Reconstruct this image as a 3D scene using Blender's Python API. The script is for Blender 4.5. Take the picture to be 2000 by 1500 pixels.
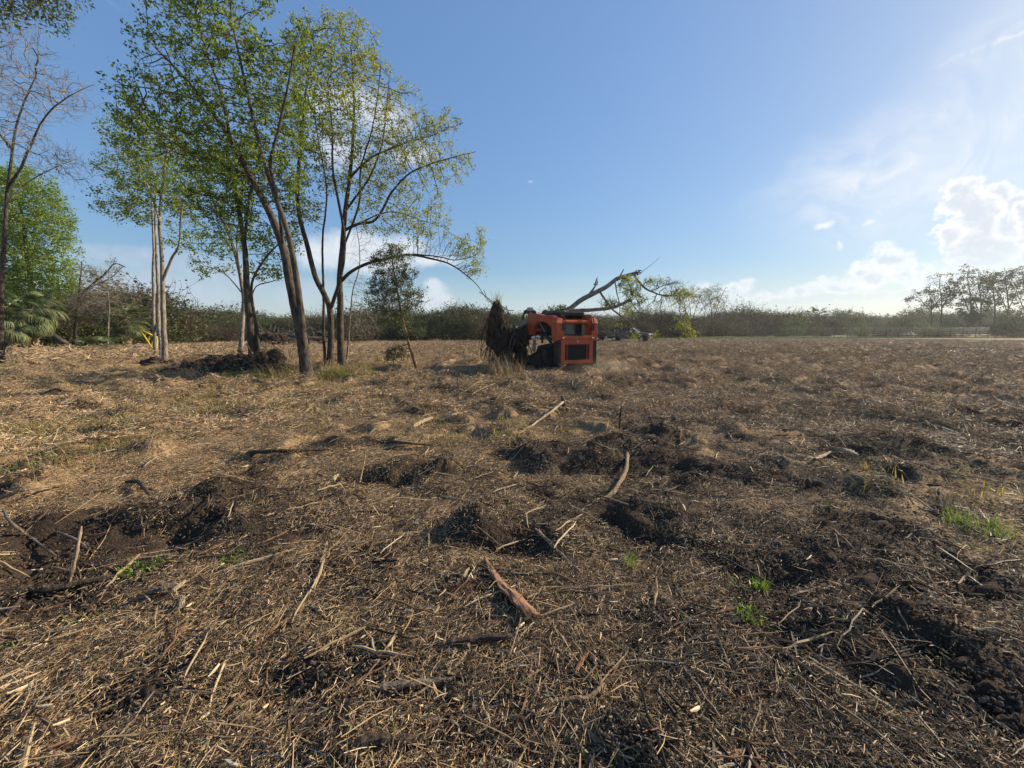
import bpy, math, random
import numpy as np
from mathutils import Vector, Matrix, Euler

for o in list(bpy.data.objects):
    bpy.data.objects.remove(o)
scene = bpy.context.scene
COL = scene.collection
PI = math.pi
R = math.radians

# ------------------------------------------------------------------ camera
F_PX = 780.0                       # focal length in pixels of the 2000 px wide photograph (ultra wide phone lens)
CAM = np.array([0.0, 0.0, 1.55])
PITCH = math.atan(105 / F_PX)
cam_d = bpy.data.cameras.new('camera')
cam_d.sensor_width = 36.0
cam_d.lens = F_PX / 2000 * 36.0
cam_d.clip_start = 0.05
cam_d.clip_end = 5000
cam_o = bpy.data.objects.new('camera', cam_d)
cam_o.location = CAM
cam_o.rotation_euler = (PI / 2 - PITCH, 0, 0)
COL.objects.link(cam_o)
scene.camera = cam_o

FW = np.array([0, math.cos(PITCH), -math.sin(PITCH)])
UP = np.array([0, math.sin(PITCH), math.cos(PITCH)])
RT = np.array([1.0, 0, 0])


def ray(px, py):
    return FW + RT * ((px - 1000) / F_PX) + UP * ((750 - py) / F_PX)


def P(px, py, Y):                  # the point of the world seen at a pixel, Y metres ahead
    d = ray(px, py)
    return CAM + d * (Y / d[1])


def G(px, py):                     # the point of the flat ground seen at a pixel
    d = ray(px, py)
    return CAM + d * (-CAM[2] / d[2])


def azel(px, py):
    d = ray(px, py)
    d = d / np.linalg.norm(d)
    return math.degrees(math.atan2(d[0], d[1])), math.degrees(math.asin(d[2]))


# ------------------------------------------------------------------ light
SUN_AZ, SUN_EL = R(66), R(25)
SUN = Vector((math.sin(SUN_AZ) * math.cos(SUN_EL), math.cos(SUN_AZ) * math.cos(SUN_EL), math.sin(SUN_EL)))
sun_d = bpy.data.lights.new('sun', 'SUN')
sun_d.energy = 5.0
sun_d.angle = R(0.53)
sun_d.color = (1.0, 0.84, 0.62)
sun_o = bpy.data.objects.new('sun', sun_d)
sun_o.rotation_euler = SUN.to_track_quat('Z', 'Y').to_euler()
sun_o.location = (40, 20, 40)
COL.objects.link(sun_o)

scene.view_settings.view_transform = 'Standard'
scene.view_settings.look = 'None'
scene.view_settings.gamma = 1.0
scene.view_settings.exposure = 0.76
scene.view_settings.use_curve_mapping = False


# node helper ------------------------------------------------------
class NT:
    def __init__(self, tree):
        self.t = tree
        self.n = tree.nodes
        self.l = tree.links

    def new(self, kind, **kw):
        nd = self.n.new(kind)
        for k, v in kw.items():
            setattr(nd, k, v)
        return nd

    def put(self, sock, v):
        if isinstance(v, bpy.types.NodeSocket):
            self.l.new(v, sock)
        elif v is not None:
            try:
                sock.default_value = v
            except TypeError:
                sock.default_value = tuple(v) + (1.0,)

    def m(self, op, a, b=None, c=None, clamp=False):
        nd = self.new('ShaderNodeMath', operation=op)
        nd.use_clamp = clamp
        self.put(nd.inputs[0], a)
        if b is not None:
            self.put(nd.inputs[1], b)
        if c is not None:
            self.put(nd.inputs[2], c)
        return nd.outputs[0]

    def v(self, op, a, b=None, scale=None):
        nd = self.new('ShaderNodeVectorMath', operation=op)
        self.put(nd.inputs[0], a)
        if b is not None:
            self.put(nd.inputs[1], b)
        if scale is not None:
            self.put(nd.inputs['Scale'], scale)
        return nd.outputs['Value'] if op in ('LENGTH', 'DOT_PRODUCT', 'DISTANCE') else nd.outputs['Vector']

    def mix(self, fac, a, b, blend='MIX'):
        nd = self.new('ShaderNodeMix', data_type='RGBA', blend_type=blend)
        self.put(nd.inputs[0], fac)
        self.put(nd.inputs[6], a)
        self.put(nd.inputs[7], b)
        return nd.outputs[2]

    def noise(self, vec, scale, detail=4, rough=0.55, dist=0.0, out='Fac'):
        nd = self.new('ShaderNodeTexNoise')
        self.put(nd.inputs['Vector'], vec)
        self.put(nd.inputs['Scale'], scale)
        self.put(nd.inputs['Detail'], detail)
        self.put(nd.inputs['Roughness'], rough)
        self.put(nd.inputs['Distortion'], dist)
        return nd.outputs[out]

    def ramp(self, x, a, b, c=0.0, d=1.0, smooth=True):
        nd = self.new('ShaderNodeMapRange')
        nd.interpolation_type = 'SMOOTHSTEP' if smooth else 'LINEAR'
        nd.clamp = True
        for i, q in enumerate((x, a, b, c, d)):
            self.put(nd.inputs[i], q)
        return nd.outputs[0]

    def comb(self, x, y, z):
        nd = self.new('ShaderNodeCombineXYZ')
        for i, q in enumerate((x, y, z)):
            self.put(nd.inputs[i], q)
        return nd.outputs[0]


# ------------------------------------------------------------------ sky with clouds
world = bpy.data.worlds.new('World')
scene.world = world
world.use_nodes = True
world.node_tree.nodes.clear()
SKY_STRENGTH = 0.1
W = NT(world.node_tree)
tc = W.new('ShaderNodeTexCoord').outputs['Generated']
sky = W.new('ShaderNodeTexSky', sky_type='NISHITA')
sky.sun_disc = False
sky.sun_elevation = SUN_EL
sky.sun_rotation = SUN_AZ
sky.altitude = 0
sky.air_density = 1.0
sky.dust_density = 0.7
sky.ozone_density = 3.0
sep = W.new('ShaderNodeSeparateXYZ')
W.l.new(tc, sep.inputs[0])
az = W.m('MULTIPLY', W.m('ARCTAN2', sep.outputs[0], sep.outputs[1]), 57.2958)
el = W.m('MULTIPLY', W.m('ARCSINE', sep.outputs[2]), 57.2958)
pos = W.comb(az, el, 0.0)


def cloud_blob(px, py, rx, ry):
    c = azel(px, py)
    r1 = abs(azel(px + rx, py)[0] - azel(px - rx, py)[0]) / 2
    r2 = abs(azel(px, py - ry)[1] - azel(px, py + ry)[1]) / 2
    return c, (r1, r2)


def cloud_field(blobs, warp, soft):
    out = None
    for b in blobs:
        (ca, ce), (ra, re) = cloud_blob(*b)
        q = W.v('MULTIPLY', W.v('SUBTRACT', warp, (ca, ce, 0)), (1 / ra, 1 / re, 0))
        f = W.m('SUBTRACT', 1.0, W.v('LENGTH', q))
        f = W.m('MULTIPLY', f, (ra * re) ** 0.5)        # degrees inside the edge
        out = f if out is None else W.m('SMOOTH_MAX', out, f, soft)
    return out


def warp_pos(amp, scale, amp2, scale2):
    n1 = W.v('SUBTRACT', W.noise(pos, scale, 2, 0.5, out='Color'), (0.5, 0.5, 0.5))
    n2 = W.v('SUBTRACT', W.noise(pos, scale2, 5, 0.6, out='Color'), (0.5, 0.5, 0.5))
    return W.v('ADD', pos, W.v('ADD', W.v('SCALE', n1, scale=amp), W.v('SCALE', n2, scale=amp2)))


K = 0.585 / SKY_STRENGTH
skycol = sky.outputs[0]
# the phone's tone curve flattens the range of the sky: compress it evenly, keeping the hue
lum = W.v('DOT_PRODUCT', skycol, (0.25, 0.6, 0.15))
skycol = W.v('SCALE', skycol, scale=W.m('MULTIPLY', W.m('POWER', W.m('MAXIMUM', lum, 0.05), -0.47), 1.41))
skycol = W.v('MULTIPLY', skycol, (0.90, 1.0, 1.06))
col = skycol

# thin high veil, streaked, in the brighter part of the sky
st = W.v('MULTIPLY', W.v('ADD', pos, W.v('SCALE', W.noise(pos, 0.08, 2, 0.5, out='Color'), scale=9.0)), (0.05, 0.22, 1.0))
ci = W.ramp(W.noise(st, 1.0, 7, 0.62), 0.36, 0.80)
cm = cloud_field([(1900, 260, 330, 120), (1750, 360, 330, 120), (2000, 100, 200, 120)], pos, 3.0)
ci = W.m('MULTIPLY', ci, W.ramp(cm, -3.0, 7.0))
col = W.mix(W.m('MULTIPLY', W.m('ADD', ci, W.m('MULTIPLY', W.ramp(cm, -3.0, 9.0), 0.35)), 0.8), col, (0.92 * K, 0.95 * K, 1.0 * K, 1))
# a vapour trail
(a0, e0), (a1, e1) = azel(1765, 152), azel(2010, 55)
dx, dy = a1 - a0, e1 - e0
L = math.hypot(dx, dy)
wp = warp_pos(0.9, 0.35, 0.5, 1.6)
rel = W.v('SUBTRACT', wp, (a0, e0, 0))
along = W.v('DOT_PRODUCT', rel, (dx / L, dy / L, 0))
across = W.m('ABSOLUTE', W.v('DOT_PRODUCT', rel, (-dy / L, dx / L, 0)))
tr = W.m('MULTIPLY', W.ramp(across, 0.28, 0.02), W.ramp(along, 0.0, 7.0))
tr = W.m('MULTIPLY', tr, W.ramp(W.noise(pos, 0.9, 3, 0.6), 0.38, 0.62))
col = W.mix(W.m('MULTIPLY', tr, 0.75), col, (0.9 * K, 0.93 * K, 0.98 * K, 1))

det = W.noise(pos, 0.8, 7, 0.66)
off = azel(1960, 120)
# billows: brighter on the side that faces the sun, up and to the right
b0_ = W.noise(pos, 0.75, 6, 0.6)
b1_ = W.noise(W.v('ADD', pos, (0.42, 0.34, 0.0)), 0.75, 6, 0.6)
relief = W.m('MULTIPLY', W.m('SUBTRACT', b0_, b1_), 3.2)


def clouds(col, blobs, warp, soft, lo, hi, edge, inner, rim, opac, base_fade=None, rough=1.6, bil=0.5):
    f = cloud_field(blobs, warp, soft)
    f = W.m('ADD', f, W.m('MULTIPLY', W.m('SUBTRACT', det, 0.5), rough))
    al = W.ramp(f, lo, hi)
    if base_fade:
        al = W.m('MULTIPLY', al, W.ramp(el, base_fade[0], base_fade[1]))
    shade = W.m('SUBTRACT', W.ramp(f, 0.0, rim), W.m('MULTIPLY', relief, bil), clamp=True)
    cc = W.mix(shade, tuple(k * K for k in edge) + (1,), tuple(k * K for k in inner) + (1,))
    return W.mix(W.m('MULTIPLY', al, opac), col, cc)


wl = warp_pos(5.0, 0.09, 1.8, 0.4)
# pale grey bank low on the left, seen between the trunks
col = clouds(col, [(300, 505, 190, 36), (190, 495, 70, 22), (440, 525, 110, 42), (330, 565, 190, 36), (600, 560, 90, 40)], wl, 2.5,
             0.0, 3.5, (0.66, 0.72, 0.80), (0.47, 0.58, 0.74), 3.0, 0.80, (0.5, 4.0))
# brighter heaps behind the crowns
ws = warp_pos(2.4, 0.2, 1.0, 0.6)
col = clouds(col, [(690, 205, 75, 45), (620, 200, 45, 40), (745, 235, 70, 45), (660, 290, 60, 40), (800, 300, 60, 25)], ws, 2.0,
             -1.0, 3.2, (0.95, 0.96, 0.97), (0.76, 0.81, 0.88), 4.0, 0.85)
col = clouds(col, [(700, 478, 90, 34), (790, 478, 60, 26), (630, 490, 60, 40), (840, 508, 75, 17), (730, 515, 110, 28)], ws, 2.0,
             -0.5, 2.4, (1.0, 1.0, 1.0), (0.78, 0.84, 0.91), 4.0, 0.85)
col = clouds(col, [(848, 562, 32, 18), (855, 588, 42, 26), (815, 590, 35, 22)], ws, 1.0,
             -0.1, 1.2, (0.86, 0.89, 0.93), (0.72, 0.79, 0.88), 2.0, 0.85, (0.5, 4.0), 0.9)
# the bank of heaps along the horizon on the right: several heaps, one before the other
wr = warp_pos(1.7, 0.22, 1.0, 0.8)
for bank, op in (([(1560, 585, 230, 13), (1800, 580, 150, 16), (1400, 588, 90, 10)], .55),
                 ([(1430, 566, 34, 17), (1458, 554, 18, 14), (1385, 560, 18, 10), (1490, 577, 36, 12), (1345, 574, 24, 10)], .80),
                 ([(1560, 567, 42, 12), (1600, 553, 40, 12), (1640, 560, 50, 14), (1690, 556, 40, 14)], .75),
                 ([(1722, 488, 28, 18), (1745, 512, 46, 24), (1690, 524, 34, 22), (1710, 545, 60, 20)], .85),
                 ([(1800, 522, 40, 15), (1770, 540, 50, 16), (1846, 534, 34, 13), (1820, 550, 60, 14)], .80)):
    col = clouds(col, bank, wr, 0.5, -0.25, 0.8, (1.10, 1.10, 1.08), (0.70, 0.775, 0.90), 1.5, op, (0.0, 6.0), 2.2, 0.7)
# the tall backlit heap near the right edge, lobe before lobe
for lobe in ([(1940, 376, 40, 24), (1985, 430, 80, 60), (2040, 420, 90, 80), (1960, 480, 110, 50)],
             [(1885, 366, 44, 24), (1868, 398, 44, 36), (1905, 420, 50, 44), (1890, 462, 60, 44), (1930, 490, 80, 36)],
             [(1832, 450, 26, 12), (1858, 462, 36, 22)],
             [(2010, 412, 44, 26), (2060, 440, 70, 60)]):
    col = clouds(col, lobe, wr, 0.8, -0.15, 0.32, (1.10, 1.095, 1.08), (0.74, 0.79, 0.885), 1.0, 0.86, (2.0, 11.0), 2.2, 0.55)
# small puffs
col = clouds(col, [(1604, 440, 22, 9), (1618, 434, 12, 8), (1697, 430, 12, 6), (1642, 479, 9, 9), (1968, 466, 20, 8), (1035, 357, 6, 3)], wr, 0.5,
             -0.15, 0.6, (1.0, 1.0, 0.98), (0.90, 0.92, 0.96), 1.8, 0.9, None, 0.8)
# thin puffs high on the left
col = clouds(col, [(290, 8, 30, 16), (225, 5, 26, 8)], ws, 1.0, -0.4, 2.6, (0.62, 0.68, 0.80), (0.62, 0.68, 0.80), 3.0, 0.5)
# pale air just above the horizon
low = W.ramp(el, 9.0, 0.0)
col = W.mix(W.m('MULTIPLY', low, 0.48), col, (0.80 * K, 0.87 * K, 0.97 * K, 1))
bg = W.new('ShaderNodeBackground')
W.l.new(col, bg.inputs[0])
bg.inputs[1].default_value = SKY_STRENGTH
wo = W.new('ShaderNodeOutputWorld')
W.l.new(bg.outputs[0], wo.inputs[0])
world.cycles.sampling_method = 'MANUAL'
world.cycles.sample_map_resolution = 512


# ------------------------------------------------------------------ object helpers
def tag(o, label=None, cat=None, group=None, kind=None):
    if label:
        o['label'] = label
    if cat:
        o['category'] = cat
    if group:
        o['group'] = group
    if kind:
        o['kind'] = kind
    return o


def empty(name, loc, rz=0.0, label=None, cat=None, group=None):
    o = bpy.data.objects.new(name, None)
    o.location = loc
    o.rotation_euler = (0, 0, rz)
    o.empty_display_size = 0.2
    COL.objects.link(o)
    return tag(o, label, cat, group)


class MB:
    """collects verts, faces and a colour per vertex"""

    def __init__(self):
        self.v, self.f, self.c, self.n = [], [], [], 0

    def add(self, verts, faces, col=None):
        verts = np.asarray(verts, float).reshape(-1, 3)
        self.v.append(verts)
        self.f.extend([tuple(int(i) + self.n for i in f) for f in faces])
        if col is None:
            col = (1, 1, 1)
        c = np.asarray(col, float)
        if c.ndim == 1:
            c = np.tile(c[:3], (len(verts), 1))
        self.c.append(c[:, :3])
        self.n += len(verts)
        return self

    def addq(self, verts, quads, col=None):      # quads: integer array
        verts = np.asarray(verts, float).reshape(-1, 3)
        self.v.append(verts)
        self.f.extend((np.asarray(quads) + self.n).tolist())
        c = np.ones((len(verts), 3)) if col is None else np.asarray(col, float)
        if c.ndim == 1:
            c = np.tile(c[:3], (len(verts), 1))
        self.c.append(c[:, :3])
        self.n += len(verts)
        return self

    def box(self, c, s, rot=None, col=None, taper=None):
        x, y, z = [k / 2 for k in s]
        v = np.array([(-x, -y, -z), (x, -y, -z), (x, y, -z), (-x, y, -z), (-x, -y, z), (x, -y, z), (x, y, z), (-x, y, z)])
        if taper:
            v[4:, 0] *= taper[0]
            v[4:, 1] *= taper[1]
        if rot is not None:
            v = v @ np.array(Euler(rot).to_matrix()).T
        v = v + np.array(c)
        return self.add(v, [(0, 3, 2, 1), (4, 5, 6, 7), (0, 1, 5, 4), (1, 2, 6, 5), (2, 3, 7, 6), (3, 0, 4, 7)], col)

    def tube(self, pts, rad, k=6, col=None, cap=True):
        pts = np.asarray(pts, float)
        n = len(pts)
        rad = np.broadcast_to(np.asarray(rad, float), (n,))
        t = np.gradient(pts, axis=0)
        t /= np.linalg.norm(t, axis=1)[:, None] + 1e-9
        mean = t.mean(0)
        ref = np.array([0, 0, 1.0]) if abs(mean[2]) < 0.75 * (np.linalg.norm(mean) + 1e-9) else np.array([1.0, 0, 0])
        u = np.cross(t, ref)
        u /= np.linalg.norm(u, axis=1)[:, None] + 1e-9
        w = np.cross(t, u)
        a = np.arange(k) * 2 * PI / k
        ring = pts[:, None, :] + rad[:, None, None] * (np.cos(a)[None, :, None] * u[:, None, :] + np.sin(a)[None, :, None] * w[:, None, :])
        i = np.arange(n - 1)[:, None] * k
        j = np.arange(k)[None, :]
        j2 = (j + 1) % k
        q = np.stack([i + j, i + j2, i + k + j2, i + k + j], -1).reshape(-1, 4)
        base = self.n
        self.addq(ring.reshape(-1, 3), q, col)
        if cap:
            self.f.append(tuple(base + int(x) for x in range(k)))
            self.f.append(tuple(base + (n - 1) * k + int(x) for x in reversed(range(k))))
        return self

    def prism(self, prof, axis, a, b, col=None):
        """a closed 2-D profile swept along an axis from a to b; profile gives the other two axes in order"""
        n = len(prof)
        o = [i for i in range(3) if i != axis]
        v = np.zeros((2 * n, 3))
        for s, val in enumerate((a, b)):
            v[s * n:(s + 1) * n, axis] = val
            v[s * n:(s + 1) * n, o[0]] = [p[0] for p in prof]
            v[s * n:(s + 1) * n, o[1]] = [p[1] for p in prof]
        f = [tuple(range(n)), tuple(range(2 * n - 1, n - 1, -1))]
        for i in range(n):
            j = (i + 1) % n
            f.append((i, n + i, n + j, j))
        return self.add(v, f, col)

    def mesh(self, name, mats, smooth=False):
        me = bpy.data.meshes.new(name)
        v = np.concatenate(self.v) if self.v else np.zeros((0, 3))
        me.from_pydata(v.tolist(), [], self.f)
        ca = me.color_attributes.new('Col', 'FLOAT_COLOR', 'POINT')
        c = np.ones((len(v), 4), np.float32)
        if len(v):
            c[:, :3] = np.concatenate(self.c)
        ca.data.foreach_set('color', c.ravel())
        for m in (mats if isinstance(mats, (list, tuple)) else [mats]):
            me.materials.append(m)
        if smooth:
            me.polygons.foreach_set('use_smooth', np.ones(len(me.polygons), bool))
        me.update()
        return me

    def build(self, name, mats, parent=None, smooth=False, normals=True, bevel=0.0):
        me = self.mesh(name, mats, smooth)
        if normals and len(me.polygons) < 3000:
            import bmesh
            bm = bmesh.new()
            bm.from_mesh(me)
            bmesh.ops.recalc_face_normals(bm, faces=bm.faces)
            bm.to_mesh(me)
            bm.free()
        o = bpy.data.objects.new(name, me)
        COL.objects.link(o)
        if parent is not None:
            o.parent = parent
        if bevel:
            b = o.modifiers.new('bevel', 'BEVEL')
            b.width = bevel
            b.segments = 2
            b.limit_method = 'ANGLE'
            b.angle_limit = R(35)
        return o


# ------------------------------------------------------------------ numpy noise
def _hash(ix, iy, seed):
    h = (ix.astype(np.int64) * 374761393 + iy.astype(np.int64) * 668265263 + seed * 974711) & 0xffffffff
    h = ((h ^ (h >> 13)) * 1274126177) & 0xffffffff
    h = (h ^ (h >> 16)) & 0xffff
    return h / 65535.0


def vnoise(x, y, seed=0):
    xi, yi = np.floor(x), np.floor(y)
    fx, fy = x - xi, y - yi
    fx = fx * fx * fx * (fx * (fx * 6 - 15) + 10)
    fy = fy * fy * fy * (fy * (fy * 6 - 15) + 10)
    a, b = _hash(xi, yi, seed), _hash(xi + 1, yi, seed)
    c, d = _hash(xi, yi + 1, seed), _hash(xi + 1, yi + 1, seed)
    return (a * (1 - fx) + b * fx) * (1 - fy) + (c * (1 - fx) + d * fx) * fy


def fbm(x, y, seed=0, octv=4, gain=0.5):
    s, amp, tot = 0, 1.0, 0.0
    for i in range(octv):
        ang = 0.6 * i + 0.4
        xr, yr = x * math.cos(ang) - y * math.sin(ang), x * math.sin(ang) + y * math.cos(ang)
        s = s + amp * vnoise(xr * 2.03 ** i, yr * 2.03 ** i, seed + i * 17)
        tot += amp
        amp *= gain
    return s / tot


def sstep(a, b, x):
    t = np.clip((x - a) / (b - a), 0, 1)
    return t * t * (3 - 2 * t)
HAZE = 0.0003
# ------------------------------------------------------------------ materials
def mat_new(name):
    m = bpy.data.materials.new(name)
    m.use_nodes = True
    m.node_tree.nodes.clear()
    return m, NT(m.node_tree)


def finish(T, shader):
    o = T.new('ShaderNodeOutputMaterial')
    T.l.new(shader, o.inputs[0])


def pbsdf(T, color, rough=0.8, metal=0.0, normal=None, spec=0.3):
    b = T.new('ShaderNodeBsdfPrincipled')
    T.put(b.inputs['Base Color'], color)
    T.put(b.inputs['Roughness'], rough)
    T.put(b.inputs['Metallic'], metal)
    T.put(b.inputs['Specular IOR Level'], spec)
    if normal is not None:
        T.l.new(normal, b.inputs['Normal'])
    return b


def bump(T, h, strength, dist):
    b = T.new('ShaderNodeBump')
    T.put(b.inputs['Height'], h)
    T.put(b.inputs['Strength'], strength)
    T.put(b.inputs['Distance'], dist)
    return b.outputs[0]


def vcol(T):
    a = T.new('ShaderNodeAttribute')
    a.attribute_name = 'Col'
    return a.outputs['Color']


def objpos(T):
    return T.new('ShaderNodeTexCoord').outputs['Object']


def geopos(T):
    return T.new('ShaderNodeNewGeometry').outputs['Position']


def simple_mat(name, color, rough=0.6, metal=0.0, nscale=3.0, var=0.25, bumps=0.0, spec=0.3, dirt=None):
    m, T = mat_new(name)
    p = objpos(T)
    n = T.noise(p, nscale, 5, 0.6)
    c = T.mix(T.ramp(n, 0.3, 0.7), tuple(k * (1 - var) for k in color) + (1,), tuple(min(1, k * (1 + var)) for k in color) + (1,))
    if dirt:
        n2 = T.noise(p, nscale * 2.3, 6, 0.65)
        c = T.mix(T.m('MULTIPLY', T.ramp(n2, 0.45, 0.75), dirt[3]), c, dirt[:3] + (1,))
    nr = bump(T, T.noise(p, nscale * 8, 4), bumps, 0.01) if bumps else None
    finish(T, pbsdf(T, c, rough, metal, nr, spec).outputs[0])
    return m


def bark_mat(name, a, b, scale=1.0):
    m, T = mat_new(name)
    p = T.v('MULTIPLY', objpos(T), (6 * scale, 6 * scale, 1.6 * scale))
    n = T.noise(p, 3.0, 6, 0.65)
    n2 = T.noise(objpos(T), 1.3, 3, 0.5)
    c = T.mix(T.ramp(n, 0.3, 0.68), tuple(a) + (1,), tuple(b) + (1,))
    c = T.mix(T.m('MULTIPLY', T.ramp(n2, 0.5, 0.7), 0.5), c, tuple(k * 1.5 for k in b) + (1,))
    finish(T, pbsdf(T, c, 0.9, 0, bump(T, n, 0.7, 0.02), 0.15).outputs[0])
    return m


def leaf_mat(name, gain=1.0, trans=0.42, tcol=(1.25, 1.25, 0.55), gloss=0.25):
    m, T = mat_new(name)
    c = vcol(T)
    if gain != 1.0:
        c = T.v('SCALE', c, scale=gain)
    d = pbsdf(T, c, 0.55, 0, None, gloss)
    t = T.new('ShaderNodeBsdfTranslucent')
    T.l.new(T.v('MULTIPLY', c, tcol), t.inputs[0])
    mx = T.new('ShaderNodeMixShader')
    mx.inputs[0].default_value = trans
    T.l.new(d.outputs[0], mx.inputs[1])
    T.l.new(t.outputs[0], mx.inputs[2])
    finish(T, mx.outputs[0])
    return m


def vcol_mat(name, rough=0.8, tint=True, trans=0.0):
    m, T = mat_new(name)
    c = vcol(T)
    if tint:
        r = T.new('ShaderNodeObjectInfo').outputs['Random']
        c = T.v('SCALE', c, scale=T.m('ADD', 0.75, T.m('MULTIPLY', r, 0.5)))
    d = pbsdf(T, c, rough, 0, None, 0.25)
    if trans:
        t = T.new('ShaderNodeBsdfTranslucent')
        T.l.new(c, t.inputs[0])
        mx = T.new('ShaderNodeMixShader')
        mx.inputs[0].default_value = trans
        T.l.new(d.outputs[0], mx.inputs[1])
        T.l.new(t.outputs[0], mx.inputs[2])
        finish(T, mx.outputs[0])
    else:
        finish(T, d.outputs[0])
    return m


M = {}
M['straw'] = vcol_mat('dry straw', 0.6, True, 0.12)
M['grass'] = leaf_mat('grass blades', 1.0, 0.4, (1.2, 1.25, 0.5))
M['dry'] = leaf_mat('dry weeds', 1.0, 0.25, (1.05, 1.0, .85))
M['leaf'] = leaf_mat('spring leaves')
M['leaf_dark'] = leaf_mat('tough leaves', 1.0, 0.22, (1.2, 1.2, 0.6), 0.35)
M['bark'] = bark_mat('grey brown bark', (0.020, 0.016, 0.0125), (0.11, 0.09, 0.07))
M['bark_pale'] = bark_mat('pale grey bark', (0.075, 0.063, 0.05), (0.30, 0.265, 0.22))
M['bark_red'] = bark_mat('reddish bark', (0.07, 0.035, 0.022), (0.26, 0.145, 0.09))
M['wood_pale'] = bark_mat('split pale wood', (0.20, 0.15, 0.09), (0.46, 0.36, 0.235), 2.0)
M['stick_tan'] = bark_mat('tan stick', (0.09, 0.063, 0.04), (0.31, 0.23, 0.145), 2.5)
M['stick_dark'] = bark_mat('dark stick', (0.025, 0.02, 0.016), (0.10, 0.075, 0.055), 2.5)
M['stick_grey'] = bark_mat('grey stick', (0.05, 0.042, 0.034), (0.20, 0.165, 0.13), 2.5)
M['soil'] = simple_mat('dark soil', (0.048, 0.034, 0.025), 0.95, 0, 6, 0.4, 0.8, 0.1)


# ------------------------------------------------------------------ ground shape
def spot(px, py, rx, ry):          # an ellipse on the ground from its place in view, as centre and half sizes in metres
    c = G(px, py)
    a, b = G(px - rx, py), G(px + rx, py)
    n, f = G(px, py + ry), G(px, py - ry)
    return c[0], c[1], (b[0] - a[0]) / 2, (f[1] - n[1]) / 2


BARE_AND_SHADE = [spot(*s) for s in [
    (230, 1045, 240, 75), (70, 1120, 140, 80), (415, 985, 70, 32), (40, 955, 70, 22), (250, 885, 70, 18), (110, 905, 90, 18),
    (1040, 880, 95, 30), (1200, 885, 130, 36), (1330, 905, 90, 26), (800, 920, 120, 24), (690, 945, 110, 22), (1290, 850, 60, 22),  # centre mounds: soil tone also paints the shade on their faces
    (1010, 1060, 150, 40), (1270, 1045, 150, 60), (730, 1085, 90, 28), (560, 1010, 50, 18), (510, 925, 50, 16),
    (1560, 1120, 170, 36), (1850, 1140, 160, 46), (1790, 1205, 90, 34), (1960, 1320, 70, 120), (1640, 1060, 90, 20),
    (980, 1440, 220, 55), (830, 1385, 130, 38), (280, 1385, 120, 45), (1110, 1290, 150, 46), (650, 1325, 150, 42), (1480, 1330, 110, 40),
    (1700, 870, 130, 20), (1760, 920, 120, 22), (1420, 930, 100, 24), (700, 865, 70, 14), (1000, 800, 60, 10), (880, 770, 90, 10), (920, 1150, 120, 30),
    (60, 1190, 120, 40), (350, 1392, 190, 26), (700, 1405, 200, 26), (1860, 1290, 70, 70), (1240, 1440, 120, 50), (90, 770, 120, 7), (180, 800, 60, 6)]]
MOUNDS = [spot(a, b, c, c * 0.5)[:3] + (h,) for a, b, c, h in [
    (1045, 885, 46, .20), (1160, 892, 42, .17), (1290, 852, 40, .19), (1190, 868, 32, .16), (1230, 880, 26, .12), (932, 1035, 44, .24), (868, 915, 34, .13), (790, 915, 36, .13),
    (285, 895, 60, .16), (120, 915, 70, .15), (430, 960, 50, .16), (40, 960, 60, .14), (985, 808, 26, .14), (930, 775, 60, .18), (1010, 765, 60, .26),
    (1085, 755, 50, .22), (1770, 1205, 50, .16), (1605, 1122, 22, .10), (1240, 1000, 40, .10), (1700, 870, 60, .10), (1850, 820, 40, .10), (1400, 870, 30, .08),
    (505, 930, 26, .12), (510, 1080, 60, .06), (1130, 760, 40, .15), (660, 868, 32, .12), (1680, 960, 80, .12), (1480, 1010, 60, .08), (1320, 1000, 50, .1),
    (1560, 800, 30, .09), (1640, 782, 30, .1), (1760, 770, 30, .09), (1500, 745, 22, .1), (1880, 740, 26, .1), (1720, 735, 22, .09), (1610, 745, 26, .09),
    (240, 1000, 90, .05), (1290, 1440, 80, .08), (700, 1455, 90, .08)]]
PITS = [spot(*s) + (h,) for *s, h in [
    (220, 1050, 210, 50, .16), (60, 1120, 110, 50, .14), (390, 1010, 70, 22, .13), (1060, 915, 120, 16, .10), (1250, 915, 150, 18, .12),
    (1010, 1075, 90, 22, .08), (960, 1455, 70, 30, .08), (900, 1400, 40, 18, .05), (1560, 1140, 110, 20, .05), (1900, 1170, 90, 28, .06), (1260, 1060, 90, 30, .05),
    (1700, 890, 130, 14, .06), (720, 940, 140, 14, .06)]]
# prints of the loader's track lugs
PITS += [spot(120 + i * 74, 1376 + (i % 2) * 26 + i * 3, 24, 13) + (.085,) for i in range(13)]
PITS += [spot(1770 + i * 20, 1160 + i * 27 + (i % 2) * 12, 34, 10) + (.08,) for i in range(11)]
PITS += [spot(1190 + i * 26, 1015 + i * 9, 30, 7) + (.07,) for i in range(8)]


def ell(x, y, s):
    return ((x - s[0]) / s[2]) ** 2 + ((y - s[1]) / s[3]) ** 2


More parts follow.
